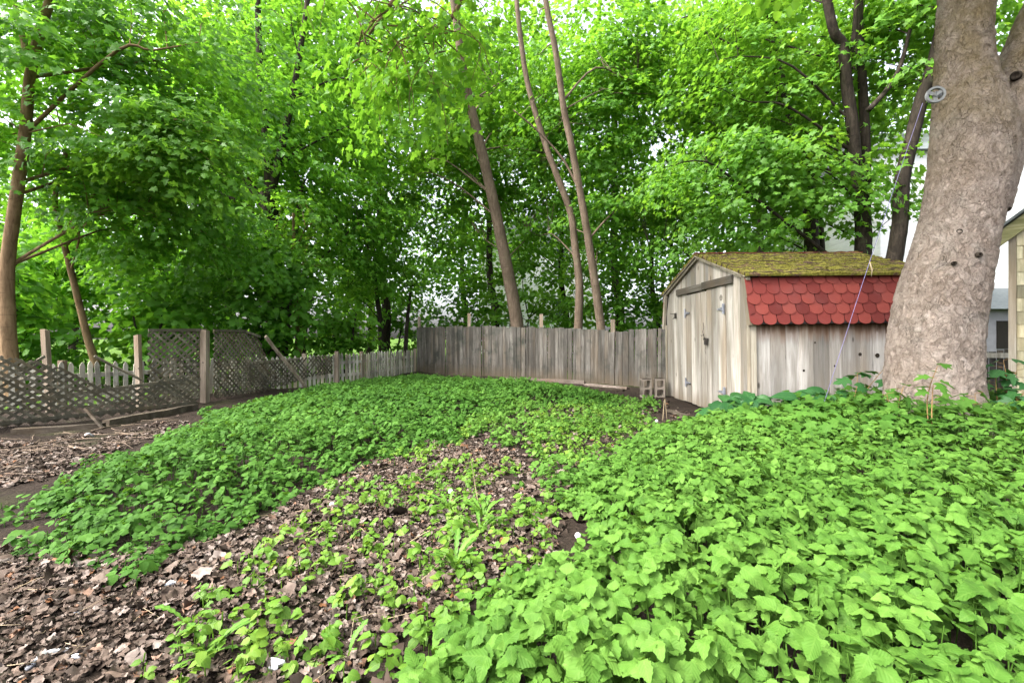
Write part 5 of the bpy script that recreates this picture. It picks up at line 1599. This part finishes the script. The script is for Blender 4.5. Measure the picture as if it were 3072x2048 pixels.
def stone(label, p, r, m):
    o = empty('stone', p, label, 'stone', 'stones in the leaf litter'); d = nrmz(np.array([(math.cos(a) * math.cos(e), math.sin(a) * math.cos(e), math.sin(e)) for e in np.linspace(-1.5, 1.5, 8) for a in np.linspace(0, 6.283, 12, endpoint=False)]))
    s = np.array([1.25, .9, .62]) * r; v = d * s * (1 + .35 * (noise3(d * 1.7 + p, 91) - .5))[:, None]
    I = np.arange(96).reshape(8, 12); J = np.roll(I, -1, 1); f = np.stack([I[:-1], J[:-1], J[1:], I[1:]], -1).reshape(-1, 4)
    link('rock', npmesh('rock', v, [f], m), o)


M['brick'] = plain('brick_red', (.24, .09, .06), .9, .1, 0, .4, 15)
M['rock'] = plain('pale_stone', (.36, .32, .28), .9, .1, 0, .4, 15)
stone('small reddish stone lump in the leaf litter at left', GP(380, 1750) + [0, 0, .02], .045, M['brick'])
stone('brown stone in the leaf litter above the chip of bark', GP(230, 1800) + [0, 0, .02], .05, M['twig'])
stone('tiny pale pebble beside the brown stone', GP(246, 1815) + [0, 0, .015], .018, M['rock'])
stone('pale pebble on bare soil below the left bed', GP(722, 1668) + [0, 0, .012], .018, M['rock'])

# ------------------------------------------------------------------ light, sky, camera
el, az = SEL, SAZ
SC.world = bpy.data.worlds.new('World'); SC.world.use_nodes = True
nt = SC.world.node_tree; bg = nt.nodes['Background']
sky = nt.nodes.new('ShaderNodeTexSky'); sky.sky_type = 'NISHITA'; sky.sun_disc = False
sky.sun_elevation = el; sky.sun_rotation = az % (2 * math.pi); sky.air_density = .7; sky.dust_density = 6.0; sky.ozone_density = 1.0
hs = nt.nodes.new('ShaderNodeHueSaturation'); hs.inputs['Saturation'].default_value = .38; hs.inputs['Value'].default_value = 1.12     # a milky, hazy sky
nt.links.new(sky.outputs[0], hs.inputs['Color']); nt.links.new(hs.outputs[0], bg.inputs[0]); bg.inputs[1].default_value = .15
sd = bpy.data.lights.new('sun', 'SUN'); sd.energy = 0.8; sd.angle = math.radians(12); sd.color = (1, .97, .93)
so = bpy.data.objects.new('sun', sd); COL.objects.link(so)
from mathutils import Vector
dirv = Vector((math.sin(az) * math.cos(el), math.cos(az) * math.cos(el), math.sin(el)))
so.rotation_euler = dirv.to_track_quat('Z', 'Y').to_euler(); so.location = (-10, 6, 20)

cd = bpy.data.cameras.new('camera'); cd.sensor_width = 36; cd.lens = FOC / 3072 * 36; cd.shift_y = (HY - 1024) / 3072; cd.clip_end = 2000; cd.clip_start = .05
co = bpy.data.objects.new('camera', cd); COL.objects.link(co); co.location = (0, 0, CH); co.rotation_euler = (math.radians(90), 0, 0)
SC.camera = co
SC.view_settings.view_transform = 'Standard'; SC.view_settings.look = 'None'; SC.view_settings.exposure = 2.35; SC.view_settings.gamma = 1
cy = SC.cycles
cy.max_bounces = 9; cy.diffuse_bounces = 4; cy.glossy_bounces = 2; cy.transmission_bounces = 7; cy.transparent_max_bounces = 4
cy.sample_clamp_indirect = 8; cy.use_denoising = True; cy.denoiser = 'OPENIMAGEDENOISE'
cy.caustics_reflective = False; cy.caustics_refractive = False
